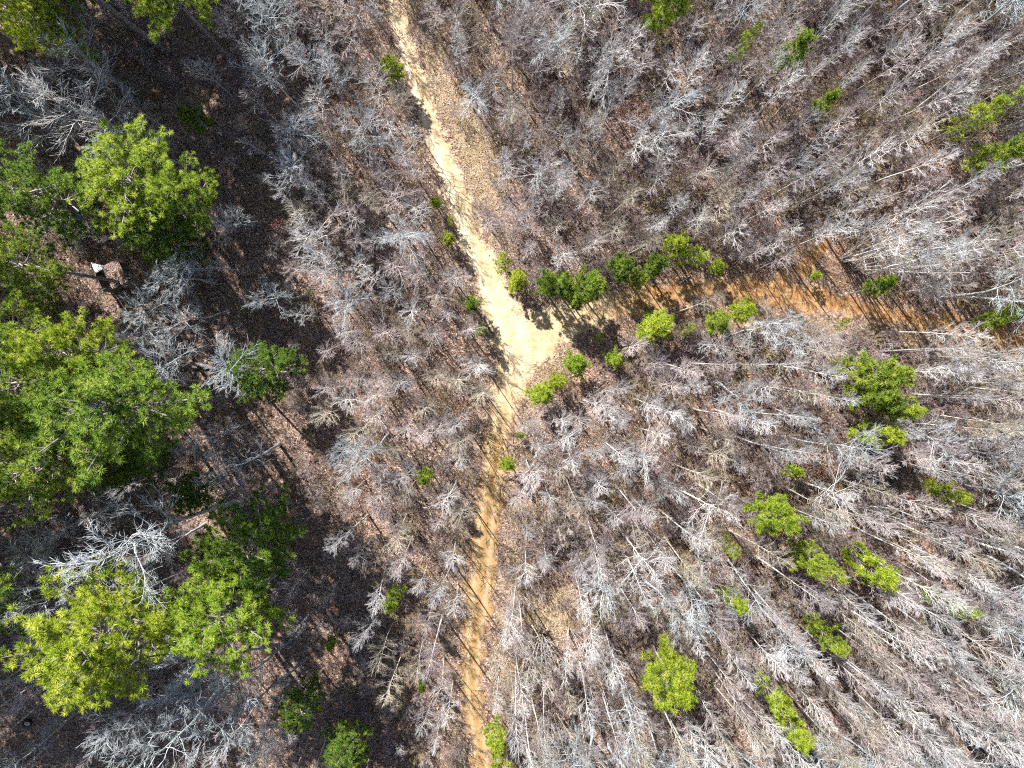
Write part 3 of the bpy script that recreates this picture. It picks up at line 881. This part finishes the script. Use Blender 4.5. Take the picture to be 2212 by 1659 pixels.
# crowns that read as single stars in the photograph, either side of the south trail (crop points)
CROWNS = [(120, 590), (600, 240), (720, 130), (800, 470), (560, 520), (640, 740), (240, 790), (330, 660), (420, 830), (890, 890), (180, 920), (560, 980), (200, 1010),
          (390, 1100), (620, 1080), (750, 1120), (340, 1280), (70, 1250), (110, 1110), (820, 1230), (740, 1330), (420, 1430), (550, 1150), (1230, 1090), (1450, 1070),
          (1640, 970), (1800, 870), (2010, 950), (1880, 600), (2070, 700), (1290, 1240), (1450, 1210), (1640, 1270), (1520, 1330), (1390, 1400), (1220, 1410),
          (1680, 1480), (1870, 1370), (2080, 1530), (1350, 1580), (1560, 1060), (1750, 1000), (310, 240), (30, 480), (480, 640)]
TREES = []          # x, y, kind, height
for a, b in CROWNS:
    dx = (1024 + a / 2.16) / 1.3888; dy = (768 + b / 2.16) / 1.3888
    h = RNG.uniform(7.0, 9.5)
    x, y = at_crown('round', dx, dy, h)
    TREES.append((x, y, 'round', h)); PLACED.append((x, y, 1.5))


PCROWN = [(a, b, r * F / (H - h)) for k, a, b, h, r, lab in YOUNG if k != 'thin']


BAND = [(200, 0), (300, 120), (420, 220), (500, 330), (560, 450), (590, 580), (620, 700), (670, 900), (690, 1050), (730, 1200), (800, 1400), (870, 1520), (960, 1640)]


def in_band(a, b, w=62):
    for (x0, y0), (x1, y1) in zip(BAND[:-1], BAND[1:]):
        vx, vy = x1 - x0, y1 - y0
        k = min(1, max(0, ((a - x0) * vx + (b - y0) * vy) / (vx * vx + vy * vy)))
        if math.hypot(x0 + vx * k - a, y0 + vy * k - b) < w: return True
    return False


def fill_trees():
    """the rest of the woods: dart throwing with local spacing"""
    cell = {}
    def near(x, y, r):
        cx, cy = int(x // 4), int(y // 4)
        for i in range(cx - 1, cx + 2):
            for j in range(cy - 1, cy + 2):
                for (px, py, pr) in cell.get((i, j), ()):
                    if (px - x) ** 2 + (py - y) ** 2 < (0.5 * (r + pr)) ** 2: return True
        return False
    def put(x, y, r): cell.setdefault((int(x // 4), int(y // 4)), []).append((x, y, r))
    for p in PLACED: put(*p)
    for p in PINE_AT:
        k = 0.8 / (math.hypot(p[0], p[1]) + 1e-6)
        put(p[0], p[1], 1.4)
    PA = np.array([(p[0] - p[0] / (math.hypot(p[0], p[1]) + 1e-6) * 0.7, p[1] - p[1] / (math.hypot(p[0], p[1]) + 1e-6) * 0.7, (p[2] + 0.75) if p[2] < 2.8 else 1.0) for p in PINE_AT])
    N = 15000
    X = RNG.uniform(-50, 50, N); Y = RNG.uniform(-41, 41, N)
    d, _, _ = trail_sdf(X, Y)
    DX, DY = pix(X, Y, hz(X, Y))
    for x, y, td, a, b in zip(X, Y, d, DX, DY):
        if td < (((1.25 if a > 1050 + max(0, 1000 - b) * 0.25 else 0.4) if b > 800 else 0.55) if a < 1200 else 0.25): continue
        if np.any((PA[:, 0] - x) ** 2 + (PA[:, 1] - y) ** 2 < PA[:, 2] ** 2): continue
        if any((a - p) ** 2 + (b - q) ** 2 < w * w for p, q, w in CLEAR): continue
        west = a < 640 + 0.12 * (b - 800)
        if west and any((a - p) ** 2 + (b - q) ** 2 < w * w for p, q, w in GLADE): continue
        band = in_band(a, b)
        if band:
            r = 2.7; kind = 'round'; h = RNG.uniform(3.2, 5.2)
        elif west:
            r = 2.5; kind = 'gnarled' if RNG.uniform() < 0.5 else 'round'; h = RNG.uniform(8, 12.5) if kind == 'gnarled' else RNG.uniform(5, 9)
        elif a < 1090:
            r = 1.62; kind = 'round' if RNG.uniform() < 0.8 else 'slender'; h = RNG.uniform(6.0, 9.5) if kind == 'round' else RNG.uniform(8, 12)
        else:
            far = math.hypot(a - 1090, b - 785)
            r = 1.55 if b < 640 else 1.52
            u = RNG.uniform()
            if b < 640:
                kind = 'round' if u < 0.62 else ('slender' if u < 0.94 else 'clump')
            else:
                kind = 'slender' if u < 0.25 + far / 900 else ('round' if u < 0.95 else 'clump')
            h = {'round': RNG.uniform(6, 9.5), 'slender': RNG.uniform(8.5, 12) + min(2.5, far / 450), 'clump': RNG.uniform(7, 10)}[kind]
        ta, tb = pix(np.array(x), np.array(y), np.array(h))
        hid = west and any((p - (a * .3 + ta * .7)) ** 2 + (q - (b * .3 + tb * .7)) ** 2 < (w * 1.0) ** 2 for p, q, w in GLADE[:2])
        for p, q, w in CLEAR:
            vx, vy = ta - a, tb - b; k = min(1, max(0, ((p - a) * vx + (q - b) * vy) / (vx * vx + vy * vy + 1e-6)))
            if math.hypot(a + vx * k - p, b + vy * k - q) < w * 0.9: hid = True; break
        if hid: continue
        ma, mb = (a + ta * 3) / 4, (b + tb * 3) / 4
        if not west and any((ma - p) ** 2 + (mb - q) ** 2 < (w + 22) ** 2 for p, q, w in PCROWN) and RNG.uniform() < 0.85: continue
        if near(x, y, r): continue
        put(x, y, r); TREES.append((x, y, kind, h))


fill_trees()


LAND = [(840, 30, 'top end of the trail'), (850, 150, 'little pine on the north trail verge'), (960, 470, 'tiny pines on the west verge'), (1030, 680, 'verge pines at the fork'),
        (1010, 320, 'tan clearing'), (1240, 268, 'star-shaped white hardwood'), (1365, 245, 'big rust-leaved sapling'), (1440, 12, 'bushy top-edge pine'), (1612, 102, 'thin upper pine'),
        (1722, 110, 'compact upper pine'), (1780, 228, 'small narrow upper pine'), (2120, 250, 'hazy right-edge pines'), (2150, 335, 'bright right-edge pine'), (2010, 365, 'right-edge rust sapling'),
        (1688, 390, 'sheaf of pale stems'), (1820, 555, 'clay spur'), (1893, 622, 'low pine at the trail bend'), (2185, 682, 'right-edge trail pine'), (1115, 608, 'west end of the pine row'),
        (1268, 618, 'widest pine of the row'), (1376, 595, 'middle pair of the pine row'), (1480, 540, 'east end of the pine row'), (1412, 705, 'broad bright bank pine'), (1590, 680, 'pine pair on the south bank'),
        (1205, 826, 'three lime pines'), (1430, 1050, 'white spreading tree'), (1097, 1005, 'small pine beside the south trail'), (915, 1035, 'lone small green pine'), (972, 1075, 'bright star-crowned tree'),
        (852, 1290, 'bright pine at the shade edge'), (955, 1295, 'white tree leaning over the trail'), (910, 1475, 'tiny shaded pine'), (1156, 1371, 'brush pile by the south trail'), (1205, 1310, 'tan patch'),
        (1450, 1470, 'very large lime pine'), (1080, 1620, 'bottom verge pines'), (1700, 1545, 'lower bottom-edge pine'), (1786, 1363, 'bright oval pine'), (1585, 1295, 'small bright pole pine'),
        (1640, 1345, 'white fan-crowned tree'), (1668, 1118, 'upper pine of the diagonal pair'), (1742, 1205, 'lower pine of the diagonal pair'), (1878, 1218, 'broad tufted pine'), (2048, 1057, 'round yellow-green pine'),
        (2055, 1315, 'faint yellow pole pine'), (1893, 940, 'flat-topped bright pine'), (1885, 830, 'largest southeast pine'), (1771, 997, 'pale brown-leaved sapling'), (1500, 1190, 'fan of stems'),
        (2000, 1500, 'lower right corner poles'), (2150, 900, 'right-edge poles'), (592, 812, 'lone dense pine'), (720, 975, 'pale rounded hardwood'), (720, 1388, 'tiny pine in deep shade'), (735, 1590, 'dark bottom-edge pine'),
        (530, 1195, 'dark lower left pine'), (250, 1400, 'huge lower left pine'), (60, 1340, 'yellow foam panel'), (262, 885, 'tallest pine'), (240, 602, 'leaf-covered shed'), (290, 400, 'bright lime pine'),
        (425, 252, 'pine in the shaded hollow'), (540, 100, 'pale hardwood near the top'), (60, 30, 'top left corner pine'), (608, 487, 'little rust sapling'), (700, 300, 'upper west thicket'), (760, 620, 'middle west thicket'), (430, 1590, 'paired grey trunks')]
SEEN_LABEL = {}
ORD = ['', 'second ', 'third ', 'fourth ', 'fifth ', 'sixth ', 'seventh ', 'eighth ', 'ninth ', 'tenth ']


def place_words(a, b):
    d, p, q, nm = min((math.hypot(a - p, b - q), p, q, nm) for p, q, nm in LAND)
    ang = math.degrees(math.atan2(-(b - q), a - p)) % 360
    return d, ['east', 'northeast', 'north', 'northwest', 'west', 'southwest', 'south', 'southeast'][int((ang + 22.5) // 45) % 8], nm


def name_all(items):
    """items: (photo x, photo y, what) -> a label each; look-alikes in one direction are told apart by their order outward"""
    info = []
    for i, (a, b, what) in enumerate(items):
        d, w, nm = place_words(a, b); info.append((nm, w, what, d, i))
    out = [None] * len(items)
    for nm, w, what, d, i in sorted(info):
        k = SEEN_LABEL.get((nm, w, what), 0); SEEN_LABEL[(nm, w, what)] = k + 1
        out[i] = '%s%s %s of the %s' % (ORD[min(k, 9)], what, w, nm)
    return out


TONE = {'round': ['pale grey', 'mauve-grey', 'pale grey', 'olive-grey', 'mauve-grey', 'pale grey'], 'slender': ['pale grey', 'mauve-grey', 'pale grey', 'mauve-grey', 'pale grey', 'olive-grey'],
        'gnarled': ['lichen-grey', 'lichen-grey', 'pale grey', 'lichen-grey'], 'clump': ['pale grey', 'olive-grey', 'pale grey']}
FORM = {'round': 'star-crowned bare tree', 'slender': 'slender bare pole tree', 'gnarled': 'crooked bare hardwood', 'clump': 'many-stemmed bare clump'}


# the 300 that show largest are things; the rest reads as one mass
inframe = []; rest = []
for t in TREES:
    x, y, kind, h = t
    a, b = pix(np.array(x), np.array(y), np.array(h * 0.75))
    vis = 0 < a < W0 and 0 < b < H0
    scale = h / NOM_H[kind]
    area = (1.9 if kind == 'gnarled' else 1.0) * h * scale / (H - h)
    (inframe if vis else rest).append((area, t))
inframe.sort(key=lambda q: -q[0])
n_hand = len(HAND) + len(CLUMPS) + 3
chosen = inframe[:300 - n_hand]
rest += inframe[300 - n_hand:]
SRC = {}
picks = []
for _, (x, y, kind, h) in chosen:
    v = int(RNG.integers(0, len(BARE[kind])))
    a, b = pix(np.array(x), np.array(y), np.array(h * 0.75))
    picks.append((float(a), float(b), TONE[kind][v] + ' ' + FORM[kind], x, y, kind, h, v))
for lab, (a, b, what, x, y, kind, h, v) in zip(name_all([p[:3] for p in picks]), picks):
    o, t, c = put_bare(kind, v, x, y, h / NOM_H[kind], rot(), lab, 'bare trees of the winter woods', tilt=(RNG.normal(0, 0.025), RNG.normal(0, 0.025)))
    SRC.setdefault((kind, v), (t, c))


# ------------------------------------------------------------------ masses that nobody would count
def scatter(name, pts, sources, label, cat):
    """pts: x, y, z, rx, ry, rz, scale, index; sources: lists of objects whose meshes make one instance"""
    pts = np.array(pts, float)
    me = bpy.data.meshes.new(name)
    me.vertices.add(len(pts)); me.vertices.foreach_set('co', pts[:, :3].astype(np.float32).ravel())
    a = me.attributes.new('turn', 'FLOAT_VECTOR', 'POINT'); a.data.foreach_set('vector', pts[:, 3:6].astype(np.float32).ravel())
    a = me.attributes.new('size', 'FLOAT', 'POINT'); a.data.foreach_set('value', pts[:, 6].astype(np.float32))
    a = me.attributes.new('pick', 'INT', 'POINT'); a.data.foreach_set('value', pts[:, 7].astype(np.int32))
    me.update()
    o = link(bpy.data.objects.new(name, me))
    ng = bpy.data.node_groups.new(name + '_nodes', 'GeometryNodeTree')
    ng.interface.new_socket('Geometry', in_out='INPUT', socket_type='NodeSocketGeometry')
    ng.interface.new_socket('Geometry', in_out='OUTPUT', socket_type='NodeSocketGeometry')
    N = ng.nodes; Lk = ng.links
    gi = N.new('NodeGroupInput'); go = N.new('NodeGroupOutput')
    ja = N.new('GeometryNodeJoinGeometry')
    for objs in sources:
        jb = N.new('GeometryNodeJoinGeometry')
        for ob in objs:
            oi = N.new('GeometryNodeObjectInfo'); oi.transform_space = 'ORIGINAL'; oi.inputs['Object'].default_value = ob
            Lk.new(oi.outputs['Geometry'], jb.inputs[0])
        g2 = N.new('GeometryNodeGeometryToInstance')
        Lk.new(jb.outputs[0], g2.inputs[0]); Lk.new(g2.outputs[0], ja.inputs[0])
    ip = N.new('GeometryNodeInstanceOnPoints')
    ip.inputs['Pick Instance'].default_value = True
    def na(nm, dt):
        n = N.new('GeometryNodeInputNamedAttribute'); n.data_type = dt; n.inputs['Name'].default_value = nm
        return n.outputs['Attribute']
    Lk.new(gi.outputs[0], ip.inputs['Points']); Lk.new(ja.outputs[0], ip.inputs['Instance'])
    Lk.new(na('pick', 'INT'), ip.inputs['Instance Index'])
    er = N.new('FunctionNodeEulerToRotation'); Lk.new(na('turn', 'FLOAT_VECTOR'), er.inputs[0]); Lk.new(er.outputs[0], ip.inputs['Rotation'])
    cx = N.new('ShaderNodeCombineXYZ'); sz = na('size', 'FLOAT')
    for i in range(3): Lk.new(sz, cx.inputs[i])
    Lk.new(cx.outputs[0], ip.inputs['Scale'])
    Lk.new(ip.outputs[0], go.inputs[0])
    md = o.modifiers.new('scatter', 'NODES'); md.node_group = ng
    tag(o, label, cat, kind='stuff')
    return o


keys = sorted(SRC)
sources = [list(SRC[k]) for k in keys]
bykind = {}
for i, k in enumerate(keys): bykind.setdefault(k[0], []).append(i)
pts = []
for _, (x, y, kind, h) in rest:
    idx = bykind.get(kind) or bykind['round']
    pts.append((x, y, float(hz(x, y)), RNG.normal(0, 0.03), RNG.normal(0, 0.03), rot(), h / NOM_H[kind], idx[int(RNG.integers(0, len(idx)))]))
scatter('bare_woods', pts, sources, 'dense grey mass of smaller bare trees filling the woods', 'woods')

# a few shrubs that stand free on the verges, and the brush that fills the woods
SHRUBS = [(1060, 300, 'low brown shrub at the east end of the tan clearing'), (990, 250, 'low brown shrub on the tan clearing'), (1215, 1290, 'straw shrub on the tan patch above the brush pile'),
          (1190, 790, 'dry shrub on the litter mound at the fork'), (1660, 700, 'pale shrub on the tan bank south of east trail'), (1770, 715, 'straw-coloured shrub on the tan bank south of east trail'),
          (520, 235, 'olive twiggy shrub beside the shaded hollow'), (560, 280, 'yellowish twiggy shrub east of the shaded hollow')]
ssrc = []
for i, (a, b, lab) in enumerate(SHRUBS):
    x, y, _ = G(a, b)
    o, t, c = put_bare('brush', i, x, y, RNG.uniform(0.8, 1.1), rot(), lab, 'free-standing shrubs', cat='shrub')
    if i < 4: ssrc.append([t, c])
pts = []
N = 4800
X = RNG.uniform(-48, 48, N); Y = RNG.uniform(-39, 39, N)
d, _, _ = trail_sdf(X, Y); DX, DY = pix(X, Y, hz(X, Y))
for x, y, td, a, b in zip(X, Y, d, DX, DY):
    if td < (1.2 if 1090 < a < 1700 else 0.4): continue
    if any((a - p) ** 2 + (b - q) ** 2 < w * w for p, q, w in CLEAR) and RNG.uniform() < 0.88: continue
    west = a < 640 + 0.12 * (b - 800)
    if west and RNG.uniform() < 0.45: continue
    pts.append((x, y, float(hz(x, y)), RNG.normal(0, 0.1), RNG.normal(0, 0.1), rot(), RNG.uniform(0.45, 1.0) if a < 1090 else RNG.uniform(0.55, 1.45), int(RNG.integers(0, 4))))
scatter('bare_undergrowth', pts, ssrc, 'brown leafless undergrowth between the tree trunks', 'undergrowth')


def build_litter():
    n = 130000
    x = RNG.uniform(-46, 46, n); y = RNG.uniform(-37, 37, n)
    d, _, _ = trail_sdf(x, y)
    p = np.where(d > 0, 1.0, np.clip(0.55 + d / 0.9, 0.03, 1) ** 1.5)
    k = RNG.uniform(0, 1, n) < p
    x, y, d = x[k], y[k], d[k]; n = len(x)
    c = np.stack([x, y, hz(x, y) + 0.055 + RNG.uniform(0, 0.05, n)], -1)
    az = RNG.uniform(0, 6.283, n); l = RNG.uniform(0.045, 0.085, n)[:, None]
    u = np.stack([np.cos(az), np.sin(az), RNG.normal(0, 0.3, n)], -1); w = np.stack([-np.sin(az), np.cos(az), RNG.normal(0, 0.3, n)], -1)
    V = np.stack([c - u * l, c + w * l * 0.6, c + u * l, c - w * l * 0.6], 1).reshape(-1, 3)
    o = link(bpy.data.objects.new('leaf_litter', np_mesh('leaf_litter', V, np.arange(4 * n).reshape(-1, 4), M_LEAF, False, {'shade': np.repeat(RNG.uniform(0, 1, n), 4)})))
    tag(o, 'loose brown fallen leaves scattered over the forest floor', 'leaf litter', kind='stuff')


build_litter()


def build_grass():
    V = []
    for a, b, w in CLEAR[:15]:
        x0, y0 = P(a, b); r = w * KX * 1.15
        n = int(r * r * 3.14 * 70)
        rr = r * np.sqrt(RNG.uniform(0, 1, n)); az = RNG.uniform(0, 6.283, n)
        x = x0 + rr * np.cos(az); y = y0 + rr * np.sin(az)
        d, _, _ = trail_sdf(x, y)
        k = d > 0.1; x, y = x[k], y[k]; n = len(x)
        if not n: continue
        c = np.stack([x, y, hz(x, y)], -1)
        aa = RNG.uniform(0, 6.283, n); s = np.stack([-np.sin(aa), np.cos(aa), np.zeros(n)], -1) * 0.012
        t = c + np.stack([np.cos(aa) * 0.22, np.sin(aa) * 0.22, np.full(n, 0.2)], -1) * RNG.uniform(0.6, 1.4, (n, 1))
        V.append(np.stack([c - s, c + s, t], 1).reshape(-1, 3))
    V = np.concatenate(V)
    o = link(bpy.data.objects.new('dry_grass', np_mesh('dry_grass', V, np.arange(len(V)).reshape(-1, 3), M_GRASS)))
    tag(o, 'flattened straw-coloured grass on the clearings and trail verges', 'grass', kind='stuff')


build_grass()


# ------------------------------------------------------------------ deadwood, shed and litter of the place
def log(name, a, b, c, d, r, label, z0=0.12, z1=0.12, mat=M_DEAD, fk=None, group='fallen pale sticks'):
    """a fallen stem between two photograph points on the ground"""
    x0, y0, g0 = G(a, b); x1, y1, g1 = G(c, d)
    t = Tubes(); n = 7
    k = np.linspace(0, 1, n)
    L = math.hypot(x1 - x0, y1 - y0)
    p = np.stack([x0 + (x1 - x0) * k, y0 + (y1 - y0) * k, g0 + z0 + (g1 + z1 - g0 - z0) * k], -1)
    p[1:-1] += RNG.normal(0, 0.018 * L ** 0.5, (n - 2, 3)) * np.array([1, 1, 0.3])
    base = np.array([x0, y0, g0]); p -= base
    o = empty(name, (x0, y0, g0))
    t.add(p, np.linspace(r, r * 0.55, n), 7, 0.0)
    link(bpy.data.objects.new('stem', t.mesh('stem', mat)), o)
    dr = norm(p[-1] - p[0])
    for q in (fk or [(0.55, 0.9, 0.3)]):
        u, ang, l = q
        i = int(u * (n - 1)); side = np.array([dr[0] * math.cos(ang) - dr[1] * math.sin(ang), dr[0] * math.sin(ang) + dr[1] * math.cos(ang), 0.15])
        t2 = Tubes(); t2.add(path(RNG, p[i], side, l * L, 4, 0, 0.12), np.linspace(r * 0.55, r * 0.25, 4), 5, 0.3)
        link(bpy.data.objects.new('side_branch', t2.mesh('side_branch', mat)), o)
    tag(o, label, 'fallen branch', group)
    return o


log('fallen_branch', 1469, 612, 1490, 596, 0.075, 'short white forked branch lying on the shaded east trail', fk=[(0.4, 1.2, 0.3), (0.5, -1.1, 0.25)])
log('fallen_branch', 1095, 309, 1110, 358, 0.05, 'long pale stick beside the tan clearing', z1=0.4)
log('fallen_branch', 1093, 337, 1113, 364, 0.045, 'pale stick crossing the long one beside the tan clearing', z0=0.35)
log('fallen_branch', 1089, 345, 1091, 388, 0.05, 'straight pale stick pointing south from the tan clearing')
log('fallen_branch', 1085, 360, 1077, 392, 0.04, 'thin pinkish stick at the south end of the tan clearing')
log('fallen_log', 455, 795, 375, 772, 0.17, 'dark curved trunk lying over the litter glade', mat=M_PINEBARK, z1=1.2, group='fallen logs')
log('fallen_branch', 350, 853, 392, 865, 0.07, 'short bleached log above the tallest pine trunk')
log('fallen_branch', 340, 846, 378, 832, 0.05, 'bleached branch meeting the short log above tallest pine trunk')
log('fallen_branch', 455, 973, 472, 970, 0.07, 'pale stub of wood on the glade south of tallest pine')
log('fallen_log', 20, 1140, 110, 1130, 0.14, 'dark log at the left edge among shaded litter', mat=M_DARKWOOD, group='fallen logs')
log('fallen_log', 130, 1440, 10, 1520, 0.09, 'pale leaning pole at left edge below the yellow panel', z1=2.5, group='fallen logs')
log('fallen_log', 100, 1400, -10, 1450, 0.07, 'thin pole crossing litter at left edge below the steel drum', z1=2.0, group='fallen logs')
log('fallen_branch', 1128, 1385, 1142, 1362, 0.06, 'stout pale stick leaning out of the brush pile', z1=0.9)


def brush_pile(a, b, n, R, label):
    x, y, z = G(a, b)
    o = empty('brush_pile', (x, y, z))
    for i in range(n):
        az = RNG.uniform(0, 6.283); l = RNG.uniform(0.6, 1.5) * R
        off = RNG.normal(0, R * 0.25, 2)
        p = path(RNG, (off[0] - math.cos(az) * l * 0.5, off[1] - math.sin(az) * l * 0.5, 0.08 + RNG.uniform(0, 0.55)), (math.cos(az), math.sin(az), RNG.normal(0.05, 0.2)), l, 5, 0, 0.07)
        p[:, 2] = np.maximum(p[:, 2], 0.05)
        t = Tubes(); r = RNG.uniform(0.025, 0.07); t.add(p, np.linspace(r, r * 0.5, 5), 6, 0.0)
        link(bpy.data.objects.new('branch', t.mesh('branch', M_DARKWOOD if i % 5 < 3 else M_DEAD)), o)
    tag(o, label, 'brush pile', 'brush piles')


brush_pile(1156, 1371, 24, 1.3, 'dark broken brush pile below the tan patch by south trail')
brush_pile(1852, 478, 26, 1.6, 'dark brush pile at the head of the clay spur')
brush_pile(1082, 308, 18, 0.9, 'dark hole of brush at the east rim of the tan clearing')
brush_pile(50, 1390, 22, 1.6, 'dark heap of sticks round the steel drum at left edge')


def box(me_name, sx, sy, sz, mat, bev=0.01):
    import bmesh
    bm = bmesh.new(); bmesh.ops.create_cube(bm, size=1.0)
    for v in bm.verts: v.co = Vector((v.co.x * sx, v.co.y * sy, v.co.z * sz))
    bmesh.ops.bevel(bm, geom=list(bm.edges), offset=bev, segments=1, affect='EDGES')
    me = bpy.data.meshes.new(me_name); bm.to_mesh(me); bm.free(); me.materials.append(mat)
    return me


def part(name, me, parent, loc=(0, 0, 0), rotn=(0, 0, 0)):
    o = bpy.data.objects.new(name, me); o.location = loc; o.rotation_euler = rotn
    return link(o, parent)


def sheet(name, w, d, mat, seed, amp=0.06, corner=0.0, n=9):
    """a crumpled sheet with thickness"""
    rng = np.random.default_rng(seed)
    g = np.linspace(-0.5, 0.5, n); X, Y = np.meshgrid(g, g)
    Z = amp * (np.sin(X * 9 + rng.uniform(0, 6)) * np.cos(Y * 7 + rng.uniform(0, 6)) + rng.normal(0, 0.4, X.shape))
    Xs = X * w * (1 - corner * (Y + 0.5)); Ys = Y * d
    top = np.stack([Xs, Ys, Z - Z.min() + 0.03], -1).reshape(-1, 3); bot = top - np.array([0, 0, 0.012])
    V = np.concatenate([top, bot]); N2 = n * n
    i = np.arange((n - 1) ** 2); r = i // (n - 1); c = i % (n - 1)
    f = np.stack([r * n + c, r * n + c + 1, (r + 1) * n + c + 1, (r + 1) * n + c], -1)
    ring = [(0, j) for j in range(n)] + [(j, n - 1) for j in range(1, n)] + [(n - 1, j) for j in range(n - 2, -1, -1)] + [(j, 0) for j in range(n - 2, 0, -1)]
    ri = np.array([a * n + b for a, b in ring]); r2 = np.roll(ri, -1)
    sidef = np.stack([ri, ri + N2, r2 + N2, r2], -1)
    return np_mesh(name, V, [f, f[:, ::-1] + N2, sidef], mat)


# the leaf-covered shed
def build_shed():
    x, y, z = G(262, 602)
    o = empty('shed', (x, y, z), math.radians(24))
    Wd, Dp, Hh = 2.1, 1.7, 1.7
    for sx in (-1, 1):
        for k in range(5):      # boards of the end walls
            part('wall_board', BOARD_E, o, (sx * (Wd / 2 - 0.02), -Dp / 2 + 0.17 + k * 0.34, Hh / 2 - 0.04))
    for sy in (-1, 1):
        for k in range(6):
            if sy == 1 and k in (1, 2): continue          # the doorway
            part('wall_board', BOARD_S, o, (-Wd / 2 + 0.175 + k * 0.35, sy * (Dp / 2 + 0.02), Hh / 2 - 0.04))
    rf = part('roof', box('roof', 1.45, Dp + 0.3, 0.05, M_GROUND, 0.01), o, (0.42, -0.02, Hh + 0.03), (math.radians(3), math.radians(-5), 0))
    part('rafter', box('rafter', Wd + 0.1, 0.08, 0.10, M_PLY), o, (0, Dp / 2 - 0.12, Hh - 0.12))
    part('rafter', box('rafter', Wd + 0.1, 0.08, 0.10, M_PLY), o, (0, -Dp / 2 + 0.12, Hh - 0.12))
    part('roof_edge', box('roof_edge', 0.06, Dp + 0.32, 0.10, M_PLY), o, (1.18, -0.02, Hh + 0.09), (math.radians(3), 0, 0))
    n = 500
    c = np.stack([RNG.uniform(-0.68, 0.68, n), RNG.uniform(-0.92, 0.92, n), RNG.uniform(0.04, 0.07, n)], -1)
    az = RNG.uniform(0, 6.283, n); l = 0.06
    u = np.stack([np.cos(az), np.sin(az), RNG.normal(0, 0.2, n)], -1); w = np.stack([-np.sin(az), np.cos(az), RNG.normal(0, 0.2, n)], -1)
    V = np.stack([c - u * l, c + w * l * 0.6, c + u * l, c - w * l * 0.6], 1).reshape(-1, 3)
    lv = part('roof_leaves', np_mesh('roof_leaves', V, np.arange(4 * n).reshape(-1, 4), M_LEAF, False, {'shade': np.repeat(RNG.uniform(0.3, 1, n), 4)}), rf)
    lv['kind'] = 'stuff'
    tag(o, 'small half-roofed board shed with leaf-covered roof in the western glade', 'shed')
    wx, wy = P(213, 580, 1.75)
    s = link(bpy.data.objects.new('torn_sheet', sheet('torn_sheet', 1.15, 0.62, M_WHITE, 5, 0.06, 0.75)))
    s.location = (wx, wy, z + 1.72); s.rotation_euler = (0.1, -0.12, math.radians(165))
    tag(s, 'torn white plastic sheet on the corner of the leaf-covered shed', 'sheet')


BOARD_E = box('wall_board', 0.03, 0.33, 1.7, M_PLY, 0.004)
BOARD_S = box('wall_board', 0.34, 0.03, 1.7, M_PLY, 0.004)
build_shed()

x, y, z = G(172, 463)
s = link(bpy.data.objects.new('blue_sheet', sheet('blue_sheet', 0.75, 0.95, M_BLUE, 9, 0.07)))
s.location = (x, y, z + 0.03); s.rotation_euler = (0, 0, 0.2)
tag(s, 'crumpled pale blue sheet on the ground under the lime pine', 'sheet')
x, y, z = G(395, 896)
s = link(bpy.data.objects.new('small_sheet', sheet('small_sheet', 0.55, 0.45, M_WHITE, 12, 0.07, 0.3)))
s.location = (x, y, z + 0.04); s.rotation_euler = (0, 0, 0.9)
tag(s, 'scrap of pale plastic beside the tallest pine trunk', 'sheet')


def lathe(name, prof, mat, seg=24):
    a = np.arange(seg) * 2 * math.pi / seg
    V = np.array([(r * math.cos(t), r * math.sin(t), zz) for r, zz in prof for t in a])
    n = len(prof); f = []
    for i in range(n - 1):
        for j in range(seg):
            f.append((i * seg + j, i * seg + (j + 1) % seg, (i + 1) * seg + (j + 1) % seg, (i + 1) * seg + j))
    return np_mesh(name, V, np.array(f), mat, True)


# junk at the left edge: a steel drum and a yellow foam panel over it; further down an old tyre
x, y, z = G(76, 1366)
o = empty('steel_drum', (x, y, z), 0.4); o.rotation_euler = (0, 0.0, 0.4)
part('shell', lathe('drum_shell', [(0.001, 0.02), (0.29, 0.02), (0.30, 0.05), (0.29, 0.08), (0.29, 0.28), (0.305, 0.30), (0.29, 0.32), (0.29, 0.55), (0.305, 0.57), (0.29, 0.59), (0.29, 0.84), (0.30, 0.87), (0.285, 0.87), (0.28, 0.83), (0.001, 0.83)], M_STEEL), o)
part('bung', lathe('drum_bung', [(0.001, 0.845), (0.035, 0.845), (0.035, 0.833)], M_RUBBER, 12), o, (0.18, 0, 0.003))
tag(o, 'dull steel drum in the stick heap at the left edge', 'drum')
x, y = P(55, 1307, 0.7)
s = link(bpy.data.objects.new('foam_panel', sheet('foam_panel', 1.45, 0.65, M_YELLOW, 21, 0.03)))
s.location = (x, y, float(hz(x, y)) + 0.6); s.rotation_euler = (0.15, 0.1, 0.15)
tag(s, 'pale yellow foam panel on the stick heap at left edge', 'panel')
for i, (sx, sy) in enumerate(((-0.55, -0.15), (0.5, 0.2))):
    pass
x, y, z = G(62, 1560)
o = empty('old_tyre', (x, y, z + 0.16), 0.3); o.rotation_euler = (0.35, 0.2, 0)
part('tyre', lathe('tyre', [(0.22, -0.09), (0.30, -0.12), (0.36, -0.09), (0.375, 0.0), (0.36, 0.09), (0.30, 0.12), (0.22, 0.09)], M_RUBBER, 28), o)
part('rim', lathe('rim', [(0.225, -0.085), (0.20, -0.02), (0.06, 0.02), (0.06, 0.05), (0.20, 0.06), (0.225, 0.095)], M_RIM, 28), o)
tag(o, 'old black tyre with pale rim in the bottom left litter', 'tyre')
